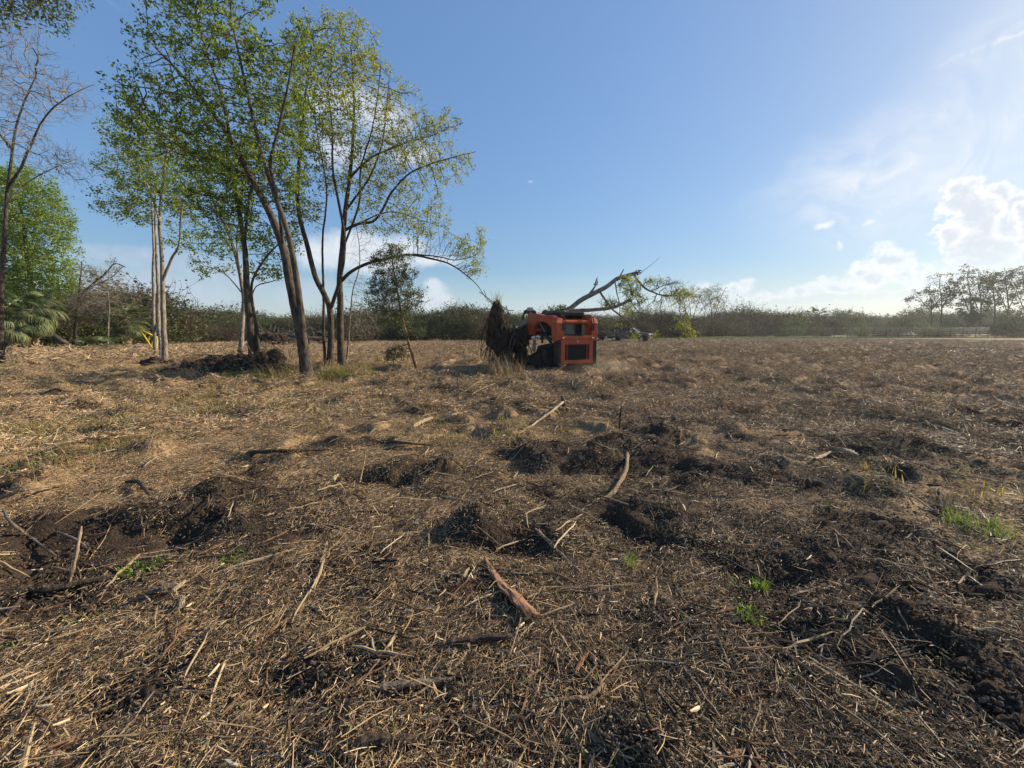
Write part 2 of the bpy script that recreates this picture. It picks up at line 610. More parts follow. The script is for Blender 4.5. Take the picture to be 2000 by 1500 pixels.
def straw_cover(x, y):
    """1 where litter covers the soil, 0 on bare dark soil and the painted shade of the mounds"""
    d = np.hypot(x, y)
    wx = x + 0.35 * (fbm(x * 1.7, y * 1.7, 91, 3) - .5)
    wy = y + 0.35 * (fbm(x * 1.7, y * 1.7, 57, 3) - .5)
    n = 0.55 * fbm(x * 0.55, y * 0.55, 5, 3) + 0.45 * fbm(x * 2.3, y * 2.3, 9, 3)
    c = 0.22 + 0.78 * sstep(0.31, 0.54, n + 0.05 * sstep(3.0, 8.0, d) + 0.06 * sstep(6, 14, d) - 0.0 * d)
    for s in BARE_AND_SHADE:
        e = ell(wx, wy, s)
        c = c * (1 - 0.66 * sstep(1.3, 0.4, e))
    far = sstep(11, 26, d)
    nf = fbm(x * 0.16, y * 0.5, 33, 4)
    c = c * (1 - far) + far * (0.55 + 0.45 * sstep(0.36, 0.56, nf))
    return np.clip(c, 0, 1)


def H(x, y):
    x = np.asarray(x, float)
    y = np.asarray(y, float)
    d = np.hypot(x, y)
    near = sstep(14, 6, d)
    z = 0.07 * (fbm(x * 0.12, y * 0.12, 1, 2) - .5) * sstep(150, 60, d)
    z = z + (0.09 - 0.045 * sstep(5, 9, d) + 0.02 * sstep(18, 30, d)) * (fbm(x * 0.75, y * 0.75, 2, 3) - .5) * sstep(90, 60, d)
    rid = 1 - np.abs(2 * fbm(x * 1.9, y * 1.9, 3, 3) - 1)
    bare = 1 - straw_cover(x, y)
    z = z + (0.042 - 0.02 * sstep(6, 10, d) + 0.06 * bare * near) * (rid - .6)
    z = z + (0.03 + 0.085 * bare) * (fbm(x * 6, y * 6, 4, 3) - .5) * sstep(30, 8, d)
    z = z + (0.012 + 0.05 * bare) * (fbm(x * 15, y * 15, 6, 3) - .5) * near
    # scattered lumps over the far field
    g = fbm(x * 1.9 + 7, y * 1.9, 12, 4)
    z = z + 0.16 * sstep(0.58, 0.74, g) * (.55 * sstep(3.5, 6, d) + .45 * sstep(7, 13, d)) * sstep(60, 36, d)
    wx = x + 0.16 * (fbm(x * 4, y * 4, 71, 3) - .5)
    wy = y + 0.16 * (fbm(x * 4, y * 4, 72, 3) - .5)
    for cx, cy, r, h in MOUNDS:
        q = ((wx - cx) ** 2 + (wy - cy) ** 2) / (r * r)
        z = z + .82 * h * np.exp(-q * 1.3)
    for s in PITS:
        z = z - s[4] * sstep(1.3, 0.3, ell(wx, wy, s))
    return z


def Hs(x, y):
    return float(H(np.array([x]), np.array([y]))[0])


def on_ground(px, py, lift=0.0):
    g = G(px, py)
    for _ in range(5):             # where the ray meets the uneven ground
        z = Hs(g[0], g[1])
        d = ray(px, py)
        g = CAM + d * ((z - CAM[2]) / d[2])
    g[2] += lift
    return g


def axis_steps(a, fine, ratio, end):
    out = [a]
    while out[-1] < end:
        out.append(out[-1] + max(fine, ratio * abs(out[-1])))
    return np.array(out)


ys = np.concatenate([np.linspace(-4, 0.4, 14)[:-1], axis_steps(0.4, 0.022, 0.0095, 420)])
xp = axis_steps(0.0, 0.022, 0.0135, 420)
xs = np.concatenate([-xp[:0:-1], xp])
XX, YY = np.meshgrid(xs, ys)
ZZ = H(XX, YY)
CC = straw_cover(XX, YY)
ny, nx = XX.shape
me = bpy.data.meshes.new('ground')
co = np.stack([XX, YY, ZZ], -1).reshape(-1, 3).astype(np.float32)
me.vertices.add(len(co))
me.vertices.foreach_set('co', co.ravel())
ii = (np.arange(ny - 1)[:, None] * nx + np.arange(nx - 1)[None, :]).ravel()
quads = np.stack([ii, ii + 1, ii + nx + 1, ii + nx], -1).astype(np.int32)
me.loops.add(quads.size)
me.polygons.add(len(quads))
me.polygons.foreach_set('loop_start', np.arange(0, quads.size, 4, dtype=np.int32))
me.loops.foreach_set('vertex_index', quads.ravel())
me.update(calc_edges=True)
at = me.attributes.new('litter', 'FLOAT', 'POINT')
at.data.foreach_set('value', CC.ravel().astype(np.float32))
me.polygons.foreach_set('use_smooth', np.ones(len(quads), bool))
gm, T = mat_new('cleared field soil and litter')
p = geopos(T)
lit = T.new('ShaderNodeAttribute')
lit.attribute_name = 'litter'
lit = lit.outputs['Fac']
fine = T.noise(p, 38, 5, 0.7)
mid = T.noise(p, 7.0, 5, 0.65)
big = T.noise(p, 0.45, 4, 0.55)
st1 = T.noise(T.v('MULTIPLY', p, (14, 55, 20)), 1.0, 3, 0.6)
st2 = T.noise(T.v('MULTIPLY', p, (60, 16, 20)), 1.0, 3, 0.6)
soil = T.mix(fine, (0.028, 0.0205, 0.015, 1), (0.092, 0.068, 0.049, 1))
straw = T.mix(T.ramp(T.m('MAXIMUM', st1, st2), 0.38, 0.70), (0.10, 0.067, 0.038, 1), (0.46, 0.325, 0.185, 1))
straw = T.mix(T.m('MULTIPLY', T.ramp(big, 0.35, 0.65), 0.45), straw, (0.34, 0.22, 0.12, 1))
cov = T.m('ADD', T.m('MULTIPLY', lit, 1.05), T.m('MULTIPLY', T.m('SUBTRACT', mid, 0.5), 0.9))
cov = T.m('ADD', cov, T.m('MULTIPLY', T.m('SUBTRACT', fine, 0.5), 0.7))
cov = T.ramp(cov, 0.42, 0.80)
c = T.mix(cov, soil, straw)
bh = T.m('ADD', T.m('MULTIPLY', fine, 0.5), T.m('MULTIPLY', T.m('MAXIMUM', st1, st2), 0.5))
finish(T, pbsdf(T, c, 0.95, 0, bump(T, T.m('ADD', bh, T.m('MULTIPLY', mid, 0.8)), 1.0, 0.05), 0.1).outputs[0])
me.materials.append(gm)
ground = bpy.data.objects.new('ground', me)
COL.objects.link(ground)
tag(ground, 'cleared field of dark churned soil under mown tan straw', None, None, 'structure')

# green pasture beyond the wire fence
bm_ = MB()
pts = [P(1380, 657, 103), P(2150, 660, 103)]
x0, x1 = 30, 190
n = 40
xsP = np.linspace(x0, x1, n)
ysP = np.linspace(80, 150, 12)
PX, PY = np.meshgrid(xsP, ysP)
PZ = H(PX, PY) + 0.12 + 0.05 * fbm(PX * .3, PY * .3, 8, 3)
i = (np.arange(11)[:, None] * n + np.arange(n - 1)[None, :]).ravel()
bm_.addq(np.stack([PX, PY, PZ], -1).reshape(-1, 3), np.stack([i, i + 1, i + n + 1, i + n], -1))
pm, T = mat_new('green pasture')
p = geopos(T)
c = T.mix(T.noise(p, 2.0, 6, 0.7), (0.045, 0.075, 0.018, 1), (0.13, 0.165, 0.05, 1))
finish(T, pbsdf(T, c, 0.9, 0, bump(T, T.noise(p, 9, 5, 0.7), 1.0, 0.1), 0.1).outputs[0])
tag(bm_.build('pasture', pm, normals=False, smooth=True), 'strip of green pasture beyond the wire fence', None, None, 'structure')

# ------------------------------------------------------------------ scattering with geometry nodes (for stuff only)
def scatter(name, pts, rots, scls, idxs, protos, label):
    me = bpy.data.meshes.new(name)
    me.vertices.add(len(pts))
    me.vertices.foreach_set('co', np.asarray(pts, np.float32).ravel())
    a = me.attributes.new('turn', 'FLOAT_VECTOR', 'POINT')
    a.data.foreach_set('vector', np.asarray(rots, np.float32).ravel())
    scls = np.asarray(scls, np.float32)
    if scls.ndim == 1:
        scls = np.repeat(scls[:, None], 3, 1)
    a = me.attributes.new('size', 'FLOAT_VECTOR', 'POINT')
    a.data.foreach_set('vector', scls.ravel())
    a = me.attributes.new('pick', 'INT', 'POINT')
    a.data.foreach_set('value', np.asarray(idxs, np.int32))
    o = bpy.data.objects.new(name, me)
    COL.objects.link(o)
    tag(o, label, None, None, 'stuff')
    pc = bpy.data.collections.new(name + ' pieces')
    for i, pm in enumerate(protos):
        po = bpy.data.objects.new('%s_piece_%02d' % (name, i), pm)
        pc.objects.link(po)
    ng = bpy.data.node_groups.new(name + ' scatter', 'GeometryNodeTree')
    ng.interface.new_socket('Geometry', in_out='INPUT', socket_type='NodeSocketGeometry')
    ng.interface.new_socket('Geometry', in_out='OUTPUT', socket_type='NodeSocketGeometry')
    N, Lk = ng.nodes, ng.links
    gi, go = N.new('NodeGroupInput'), N.new('NodeGroupOutput')
    ci = N.new('GeometryNodeCollectionInfo')
    ci.inputs['Collection'].default_value = pc
    ci.inputs['Separate Children'].default_value = True
    ci.inputs['Reset Children'].default_value = True
    mp = N.new('GeometryNodeMeshToPoints')
    ip = N.new('GeometryNodeInstanceOnPoints')
    ip.inputs['Pick Instance'].default_value = True

    def attr(nm, ty):
        q = N.new('GeometryNodeInputNamedAttribute')
        q.data_type = ty
        q.inputs['Name'].default_value = nm
        return q.outputs['Attribute']
    e2r = N.new('FunctionNodeEulerToRotation')
    Lk.new(attr('turn', 'FLOAT_VECTOR'), e2r.inputs[0])
    Lk.new(gi.outputs[0], mp.inputs[0])
    Lk.new(mp.outputs[0], ip.inputs['Points'])
    Lk.new(ci.outputs[0], ip.inputs['Instance'])
    Lk.new(attr('pick', 'INT'), ip.inputs['Instance Index'])
    Lk.new(e2r.outputs[0], ip.inputs['Rotation'])
    Lk.new(attr('size', 'FLOAT_VECTOR'), ip.inputs['Scale'])
    Lk.new(ip.outputs[0], go.inputs[0])
    md = o.modifiers.new('scatter', 'NODES')
    md.node_group = ng
    return o


PAL = np.array([(0.49, 0.345, 0.19), (0.68, 0.54, 0.34), (0.32, 0.21, 0.115), (0.12, 0.078, 0.046), (0.045, 0.033, 0.025), (0.33, 0.27, 0.20), (0.46, 0.345, 0.19), (0.25, 0.13, 0.07)])
PALW = np.array([.18, .08, .18, .22, .17, .08, .07, .02])


def straw_mesh(name, n, rad, length, width, rng, up=0.16, chips=0.1, green=0.0, light=0.0):
    """a loose clump of n dry stalks and chips lying on the ground"""
    r = rad * np.sqrt(rng.random(n)) * 1.0
    a = rng.random(n) * 2 * PI
    c = np.stack([r * np.cos(a), r * np.sin(a), np.abs(rng.normal(0, 0.010, n)) + 0.003], -1)
    L = length * np.exp(rng.normal(0, 0.55, n)) * 0.5
    wd = width * np.exp(rng.normal(0, 0.40, n)) * 0.5
    ch = rng.random(n) < chips
    L[ch] *= 0.55
    wd[ch] *= 1.7
    yaw = rng.random(n) * PI * 2
    pit = rng.normal(0, up, n)
    stand = rng.random(n) < 0.05
    pit[stand] += rng.uniform(0.5, 1.2, stand.sum())
    c[:, 2] += np.abs(np.sin(pit)) * L * 0.75
    d = np.stack([np.cos(yaw) * np.cos(pit), np.sin(yaw) * np.cos(pit), np.sin(pit)], -1)
    roll = rng.normal(0, 0.9, n)
    s0 = np.stack([-np.sin(yaw), np.cos(yaw), np.zeros(n)], -1)
    u0 = np.cross(d, s0)
    s = s0 * np.cos(roll)[:, None] + u0 * np.sin(roll)[:, None]
    nrm = np.cross(d, s)
    bend = rng.normal(0, 0.07, n)[:, None] * L[:, None]
    sd = s * wd[:, None]
    th = nrm * (wd * 0.55)[:, None]
    # a three sided stalk, bent once in the middle
    ends = [c - d * L[:, None], c + s0 * bend, c + d * L[:, None]]
    wk = [0.8, 1.0, 0.45]
    vs = []
    for e, k in zip(ends, wk):
        vs += [e - sd * k, e + sd * k, e + th * k * 1.4]
    V = np.stack(vs, 1).reshape(-1, 3)
    b = np.arange(n)[:, None, None] * 9
    qd = []
    for sgm in (0, 3):
        for j in range(3):
            j2 = (j + 1) % 3
            qd.append((sgm + j, sgm + j2, sgm + 3 + j2, sgm + 3 + j))
    Q = (b + np.array(qd)[None]).reshape(-1, 4)
    pw = PALW * np.where(PAL.mean(1) < .13, 1 - light, 1.0)
    colr = PAL[rng.choice(len(PAL), n, p=pw / pw.sum())] * rng.uniform(0.75, 1.2, n)[:, None]
    if green:
        g = rng.random(n) < green
        colr[g] = np.array([0.10, 0.15, 0.035]) * rng.uniform(.7, 1.4, g.sum())[:, None]
    mb = MB().addq(V, Q, np.repeat(colr, 9, 0))
    return mb.mesh(name, M['straw'])


def slope_turn(x, y, yaw):
    e = 0.12
    dx = (H(x + e, y) - H(x - e, y)) / (2 * e)
    dy = (H(x, y + e) - H(x, y - e)) / (2 * e)
    # turn about z first, then lean onto the slope
    out = np.zeros((len(x), 3))
    for i in range(len(x)):
        nrm = Vector((-dx[i], -dy[i], 1)).normalized()
        q = Vector((0, 0, 1)).rotation_difference(nrm) @ Euler((0, 0, yaw[i])).to_quaternion()
        out[i] = q.to_euler()
    return out


rng = np.random.default_rng(7)


def field_points(n, d0, d1, half=62, power=1.0):
    """random places in the wedge of field ahead, thinning out with distance like 1/d**power of area density"""
    u = rng.random(n)
    if power == 2.0:
        d = d0 * (d1 / d0) ** u
    else:
        e = 2 - power
        d = (d0 ** e + u * (d1 ** e - d0 ** e)) ** (1 / e)
    a = R(half) * (2 * rng.random(n) - 1)
    return d * np.sin(a), d * np.cos(a)


def litter(name, n, d0, d1, protos, s0, s1, label, keep_bare=0.12, power=1.0, half=62):
    x, y = field_points(n, d0, d1, half, power)
    c = straw_cover(x, y)
    k = rng.random(n) < keep_bare + (1 - keep_bare) * c
    x, y = x[k], y[k]
    z = H(x, y)
    yaw = rng.random(len(x)) * 2 * PI
    return scatter(name, np.stack([x, y, z], -1), slope_turn(x, y, yaw), rng.uniform(s0, s1, len(x)), rng.integers(0, len(protos), len(x)), protos, label)


near = [straw_mesh('near straw', 140, 0.17, 0.026, 0.0026, rng, 0.22, 0.14, 0.02) for _ in range(10)]
near += [straw_mesh('near straw long', 46, 0.2, 0.056, 0.0028, rng, 0.18, 0.08, 0.02) for _ in range(4)]
litter('straw_litter', 9500, 0.9, 11.5, near, 0.75, 1.25, 'loose mown straw and shredded stalks over the near ground', 0.05, 1.25)
midp = [straw_mesh('mid straw', 170, 0.36, 0.070, 0.0060, rng, 0.2, 0.16, 0.02, .75) for _ in range(8)]
litter('straw_litter', 15000, 7.5, 34, midp, 0.75, 1.25, 'mown straw lying over the middle of the field', 0.08, 1.2)
farp = [straw_mesh('far straw', 190, 0.9, 0.13, 0.014, rng, 0.10, 0.2, 0.01, .9) for _ in range(6)]
litter('straw_litter', 11000, 26, 100, farp, 0.8, 1.3, 'thin mown straw on the far part of the field', 0.2, 1.3, 58)


# broken twigs and bark mixed into the litter
def twig_mesh(name, rng):
    mb = MB()
    L, r = rng.uniform(.10, .38), rng.uniform(.0025, .0075)
    s = np.linspace(-.5, .5, 6)
    q = np.stack([s * L, np.cumsum(rng.normal(0, .02 * L, 6)), np.abs(rng.normal(0, .02 * L, 6)) + r], -1)
    mb.tube(q, r * np.array([.5, 1, 1.1, .9, .9, .35]), 5, PAL[rng.integers(0, len(PAL))] * rng.uniform(.45, .9))
    if rng.random() < .5:
        mb.tube([q[2], q[2] + (.2 * L, .12 * L, .04 * L)], [r * .6, r * .25], 4, PAL[2] * .7)
    return mb.mesh(name, M['straw'])


x, y = field_points(2600, 0.9, 14, 60, 1.25)
yaw = rng.random(len(x)) * 6.28
scatter('broken_twigs', np.stack([x, y, H(x, y) + .012], -1), slope_turn(x, y, yaw), rng.uniform(.6, 1.3, len(x)), rng.integers(0, 16, len(x)),
        [twig_mesh('twig', rng) for _ in range(16)], 'broken brown twigs mixed into the mown straw')


# crumbs and clods of soil
def clod_mesh(name, k, rad, size, rng):
    mb = MB()
    for _ in range(k):
        a, r = rng.random() * 2 * PI, rad * math.sqrt(rng.random())
        s = size * min(1.7, math.exp(rng.normal(0, 0.5)))
        t = (1 + 5 ** .5) / 2
        v = np.array([(-1, t, 0), (1, t, 0), (-1, -t, 0), (1, -t, 0), (0, -1, t), (0, 1, t), (0, -1, -t), (0, 1, -t), (t, 0, -1), (t, 0, 1), (-t, 0, -1), (-t, 0, 1)]) / 1.9
        v = v * rng.uniform(0.6, 1.25, (12, 1)) * s * np.array([1.2, 1.0, 0.75])
        v = v @ np.array(Euler((rng.random() * 6, rng.random() * 6, rng.random() * 6)).to_matrix())
        v = v + np.array([r * math.cos(a), r * math.sin(a), s * 0.25])
        f = [(0, 11, 5), (0, 5, 1), (0, 1, 7), (0, 7, 10), (0, 10, 11), (1, 5, 9), (5, 11, 4), (11, 10, 2), (10, 7, 6), (7, 1, 8), (3, 9, 4), (3, 4, 2), (3, 2, 6), (3, 6, 8), (3, 8, 9), (4, 9, 5), (2, 4, 11), (6, 2, 10), (8, 6, 7), (9, 8, 1)]
        mb.add(v, f, np.array([.068, .050, .037]) * rng.uniform(.6, 1.5))
    return mb.mesh(name, M['crumb'])


M['crumb'] = vcol_mat('soil crumbs', 0.95)
clods = [clod_mesh('clods', 34, 0.17, 0.0062, rng) for _ in range(6)]
x, y = field_points(15000, 0.9, 16, 60, 1.2)
c = straw_cover(x, y)
k = rng.random(len(x)) < (1 - c) ** 1.5 + 0.03
x, y = x[k], y[k]
scatter('soil_crumbs', np.stack([x, y, H(x, y)], -1), slope_turn(x, y, rng.random(len(x)) * 6.28), rng.uniform(.35, 1.15, len(x)),
        rng.integers(0, 6, len(x)), clods, 'dark crumbs and clods of churned soil')


# short grass growing through on the left
def grass_mesh(name, n, rad, h, w, rng, cols, lean=0.5):
    mb = MB()
    a, r = rng.random(n) * 2 * PI, rad * np.sqrt(rng.random(n))
    b = np.stack([r * np.cos(a), r * np.sin(a), np.zeros(n)], -1)
    ya = rng.random(n) * 2 * PI
    ln = np.abs(rng.normal(0, lean, n))
    hh = h * rng.uniform(0.45, 1.2, n)
    d = np.stack([np.cos(ya) * np.sin(ln), np.sin(ya) * np.sin(ln), np.cos(ln)], -1)
    sd = np.stack([-np.sin(ya), np.cos(ya), np.zeros(n)], -1) * (w / 2)
    m1 = b + d * (hh * .55)[:, None]
    tip = b + d * hh[:, None]
    tip[:, 2] -= hh * 0.15 * ln
    tip += np.stack([np.cos(ya), np.sin(ya), np.zeros(n)], -1) * (hh * 0.25)[:, None]
    V = np.stack([b - sd, b + sd, m1 + sd * .8, m1 - sd * .8, tip + sd * .15, tip - sd * .15], 1).reshape(-1, 3)
    bb = np.arange(n)[:, None, None] * 6
    Q = (bb + np.array([(0, 1, 2, 3), (3, 2, 4, 5)])[None]).reshape(-1, 4)
    cl = np.array(cols)[rng.integers(0, len(cols), n)] * rng.uniform(.75, 1.25, n)[:, None]
    return mb.addq(V, Q, np.repeat(cl, 6, 0))


GR = [(0.14, 0.165, 0.05), (0.20, 0.19, 0.07), (0.30, 0.235, 0.11), (0.36, 0.27, 0.14), (0.40, 0.30, 0.16)]
sg = [grass_mesh('short grass', 60, 0.28, 0.10, 0.010, rng, GR, 0.7).mesh('short grass', M['grass']) for _ in range(5)]
x, y = field_points(8000, 5.0, 21, 58, 1.0)
w = sstep(0.44, 0.62, fbm(x * 0.45, y * 0.8, 44, 3)) * (0.06 + 0.94 * sstep(-2.5, -7.0, x)) * sstep(21, 14, y)
k = rng.random(len(x)) < w * 0.8
x, y = x[k], y[k]
scatter('short_grass', np.stack([x, y, H(x, y)], -1), slope_turn(x, y, rng.random(len(x)) * 6.28), rng.uniform(.6, 1.2, len(x)),
        rng.integers(0, 5, len(x)), sg, 'thin yellow green grass coming through on the left of the field')
# ------------------------------------------------------------------ trees grown towards points of a crown (space colonisation)
def resample(pts, step):
    pts = np.asarray(pts, float)
    # smooth the given line a little first
    if len(pts) > 2:
        t = np.arange(len(pts))
        tt = np.linspace(0, len(pts) - 1, (len(pts) - 1) * 6 + 1)
        q = []
        for k in tt:
            i = min(int(k), len(pts) - 2)
            u = k - i
            p0, p1, p2, p3 = pts[max(i - 1, 0)], pts[i], pts[i + 1], pts[min(i + 2, len(pts) - 1)]
            q.append(0.5 * (2 * p1 + (p2 - p0) * u + (2 * p0 - 5 * p1 + 4 * p2 - p3) * u * u + (3 * p1 - p0 - 3 * p2 + p3) * u ** 3))
        pts = np.array(q)
    seg = np.linalg.norm(np.diff(pts, axis=0), axis=1)
    s = np.concatenate([[0], np.cumsum(seg)])
    n = max(2, int(round(s[-1] / step)) + 1)
    k = np.linspace(0, s[-1], n)
    return np.stack([np.interp(k, s, pts[:, i]) for i in range(3)], -1)


class Tree:
    def __init__(self, step, seed):
        self.step = step
        self.rng = np.random.default_rng(seed)
        self.p, self.par, self.minr, self.stem = [], [], [], []

    def stem_line(self, pts, r0, r1, wob=0.02):
        """a trunk or limb along given points; it joins the nearest node already there when it starts close to one"""
        q = resample(pts, self.step)
        n = len(q)
        w = np.cumsum(self.rng.normal(0, wob, (n, 3)), 0) * self.step
        w -= np.linspace(0, 1, n)[:, None] * w[-1]
        q = q + w * 1.5
        prev = -1
        if self.p:
            d = np.linalg.norm(np.array(self.p) - q[0], axis=1)
            if d.min() < 3.0 * self.step:
                prev = int(d.argmin())
                q = q[1:]
        rad = np.linspace(r0, r1, len(q))
        for a, r in zip(q, rad):
            self.p.append(a)
            self.par.append(prev)
            self.minr.append(r)
            self.stem.append(True)
            prev = len(self.p) - 1
        return self

    def grow(self, att, infl, kill, iters=90, grav=(0, 0, 0.0), jit=0.12, maxn=9000):
        att = np.asarray(att, float)
        p = np.array(self.p)
        near_d = np.full(len(att), 1e9)
        near_i = np.zeros(len(att), int)

        def upd(q, base):
            for s in range(0, len(q), 400):
                d = np.linalg.norm(att[:, None, :] - q[None, s:s + 400, :], axis=2)
                j = d.argmin(1)
                dm = d[np.arange(len(att)), j]
                b = dm < near_d
                near_d[b] = dm[b]
                near_i[b] = j[b] + base + s
        upd(p, 0)
        kids = {}
        grav = np.array(grav)
        for it in range(iters):
            keep = near_d > kill
            att, near_d, near_i = att[keep], near_d[keep], near_i[keep]
            if not len(att) or len(self.p) > maxn:
                break
            use = near_d < infl
            if not use.any():
                break
            idx = near_i[use]
            P_ = np.array(self.p)
            dv = att[use] - P_[idx]
            dv /= np.linalg.norm(dv, axis=1)[:, None] + 1e-9
            un, inv = np.unique(idx, return_inverse=True)
            acc = np.zeros((len(un), 3))
            np.add.at(acc, inv, dv)
            acc /= np.linalg.norm(acc, axis=1)[:, None] + 1e-9
            acc += grav + self.rng.normal(0, jit, acc.shape)
            acc /= np.linalg.norm(acc, axis=1)[:, None] + 1e-9
            new = P_[un] + acc * self.step
            out = []
            base = len(self.p)
            for u, q in zip(un, new):
                ks = kids.setdefault(int(u), [])
                if any(np.linalg.norm(self.p[k] - q) < 0.35 * self.step for k in ks) or len(ks) > 3:
                    continue
                self.p.append(q)
                self.par.append(int(u))
                self.minr.append(0.0)
                self.stem.append(False)
                ks.append(len(self.p) - 1)
                out.append(q)
            if not out:
                # nothing new: drop the points that are stuck
                bad = use
                att, near_d, near_i = att[~bad], near_d[~bad], near_i[~bad]
                continue
            upd(np.array(out), base)
        return self

    def twigs(self, count, length, thick_below, seglen=3, droop=0.0):
        """short side twigs on the thin ends"""
        n = len(self.p)
        P_ = np.array(self.p)
        has = np.zeros(n, bool)
        for i, a in enumerate(self.par):
            if a >= 0:
                has[a] = True
        cand = [i for i in range(n) if not self.stem[i]]
        if not cand:
            return self
        for i in self.rng.choice(cand, min(count, len(cand) * 3)):
            d = self.rng.normal(0, 1, 3)
            if self.par[i] >= 0:
                b = P_[i] - P_[self.par[i]]
                b /= np.linalg.norm(b) + 1e-9
                d = d / np.linalg.norm(d) * 0.8 + b
            d /= np.linalg.norm(d)
            prev, q = i, P_[i]
            L = length * self.rng.uniform(.4, 1.2)
            for s in range(seglen):
                d = d + self.rng.normal(0, 0.18, 3) + np.array([0, 0, -droop])
                d /= np.linalg.norm(d)
                q = q + d * L / seglen
                self.p.append(q)
                self.par.append(prev)
                self.minr.append(0.0)
                self.stem.append(False)
                prev = len(self.p) - 1
        return self

    def radii(self, tip, power=2.3):
        n = len(self.p)
        acc = np.zeros(n)
        r = np.zeros(n)
        order = range(n - 1, -1, -1)      # children always come after their parents
        for i in order:
            r[i] = max(acc[i] ** (1 / power) if acc[i] > 0 else tip, self.minr[i])
            if not self.stem[i]:
                r[i] = max(tip, acc[i] ** (1 / power) if acc[i] > 0 else tip)
            if self.par[i] >= 0:
                acc[self.par[i]] += min(r[i], 0.7 * (self.minr[self.par[i]] or 9)) ** power
        for i in range(n):
            if self.stem[i]:
                r[i] = max(self.minr[i], min(r[i], self.minr[i] * 1.15))
            if self.par[i] >= 0:
                r[i] = min(r[i], r[self.par[i]])
        self.r = r
        return self

    def wood(self, split, flare=0.0):
        """two meshes: the thick trunk and limbs, and the thin branches"""
        n = len(self.p)
        P_ = np.array(self.p)
        kids = [[] for _ in range(n)]
        roots = []
        for i, a in enumerate(self.par):
            (kids[a] if a >= 0 else roots).append(i)
        thick, thin = MB(), MB()
        stack = [(q, -1) for q in roots]
        while stack:
            i, a = stack.pop()
            chain = [a, i] if a >= 0 else [i]
            while kids[i]:
                ks = sorted(kids[i], key=lambda k: -self.r[k])
                for k in ks[1:]:
                    stack.append((k, i))
                i = ks[0]
                chain.append(i)
            if len(chain) < 2:
                continue
            pts, rad = P_[chain], self.r[chain].copy()
            if a >= 0:
                rad[0] = rad[1]
            else:
                if flare:
                    h = np.linalg.norm(pts - pts[0], axis=1)
                    rad = rad * (1 + flare * np.exp(-h / 0.22))
            big = rad.max()
            if big > split:
                # leave the thick mesh where the limb gets thin
                c = len(rad) if rad[-1] > split * .5 else max(2, int(np.argmax(rad < split * .5)))
                thick.tube(pts[:c], rad[:c], 8, cap=True)
                if c < len(rad):
                    thin.tube(pts[c - 1:], rad[c - 1:], 4, cap=False)
            else:
                thin.tube(pts, rad, 4 if big > split * .3 else 3, cap=False)
        return thick, thin


def crown_points(blobs, Y, n, rng, depth=1.0, hollow=0.35):
    """points filling ellipsoids given as (px, py, rx, ry [, dY]) in view at a distance of Y metres"""
    w = np.array([b[2] * b[3] for b in blobs], float)
    w /= w.sum()
    out = []
    for b, k in zip(blobs, rng.multinomial(n, w)):
        dy = b[4] if len(b) > 4 else 0.0
        c = P(b[0], b[1], Y + dy)
        rx = np.linalg.norm(P(b[0] + b[2], b[1], Y + dy) - P(b[0] - b[2], b[1], Y + dy)) / 2
        rz = np.linalg.norm(P(b[0], b[1] + b[3], Y + dy) - P(b[0], b[1] - b[3], Y + dy)) / 2
        v = rng.normal(0, 1, (k, 3))
        v /= np.linalg.norm(v, axis=1)[:, None]
        rr = (hollow ** 3 + (1 - hollow ** 3) * rng.random(k)) ** (1 / 3)
        out.append(c + v * rr[:, None] * np.array([rx, depth * (rx + rz) / 2, rz]))
    return np.concatenate(out)


def leaf_quads(mb, pos, size, rng, cols, aspect=0.62, up=0.35, droop=0.0, jit=0.25):
    n = len(pos)
    nrm = rng.normal(0, 1, (n, 3)) + np.array([0, 0, up * 2.2])
    nrm /= np.linalg.norm(nrm, axis=1)[:, None]
    d = rng.normal(0, 1, (n, 3)) + np.array([0, 0, -droop])
    d -= (d * nrm).sum(1)[:, None] * nrm
    d /= np.linalg.norm(d, axis=1)[:, None] + 1e-9
    s = np.cross(nrm, d)
    sz = size * rng.uniform(0.6, 1.3, n)[:, None]
    V = np.stack([pos, pos + d * sz * .45 + s * sz * aspect * .5 + nrm * sz * .08, pos + d * sz, pos + d * sz * .45 - s * sz * aspect * .5 + nrm * sz * .08], 1)
    cl = np.array(cols)[rng.integers(0, len(cols), n)] * rng.uniform(1 - jit, 1 + jit, n)[:, None]
    mb.addq(V.reshape(-1, 3), np.arange(n)[:, None] * 4 + np.arange(4)[None], np.repeat(cl, 4, 0))
    return mb


def tree_leaves(t, per, size, spread, cols, rmax, rng, aspect=0.62, up=0.35, droop=0.0, keep=1.0, where=None, ends=0.0):
    P_ = np.array(t.p)
    ok = (t.r < rmax) & ~np.array(t.stem)
    if ends:                       # mostly on the outermost twigs, in rosettes
        kid = np.zeros(len(P_), bool)
        kid[[a for a in t.par if a >= 0]] = True
        ok &= ~kid | (rng.random(len(P_)) < ends)
    if where is not None:
        ok &= where(P_)
    ix = np.nonzero(ok)[0]
    if keep < 1:
        # leave whole sprays of twigs bare so that light shows through
        h = vnoise(P_[ix, 0] * 1.6 + P_[ix, 1] * 0.9, P_[ix, 2] * 1.6, 77)
        ix = ix[(h < keep + 0.15) & (rng.random(len(ix)) < keep + 0.25)]
    pos = np.repeat(P_[ix], per, 0)
    pos = pos + rng.normal(0, spread, pos.shape)
    return leaf_quads(MB(), pos, size, rng, cols, aspect, up, droop)


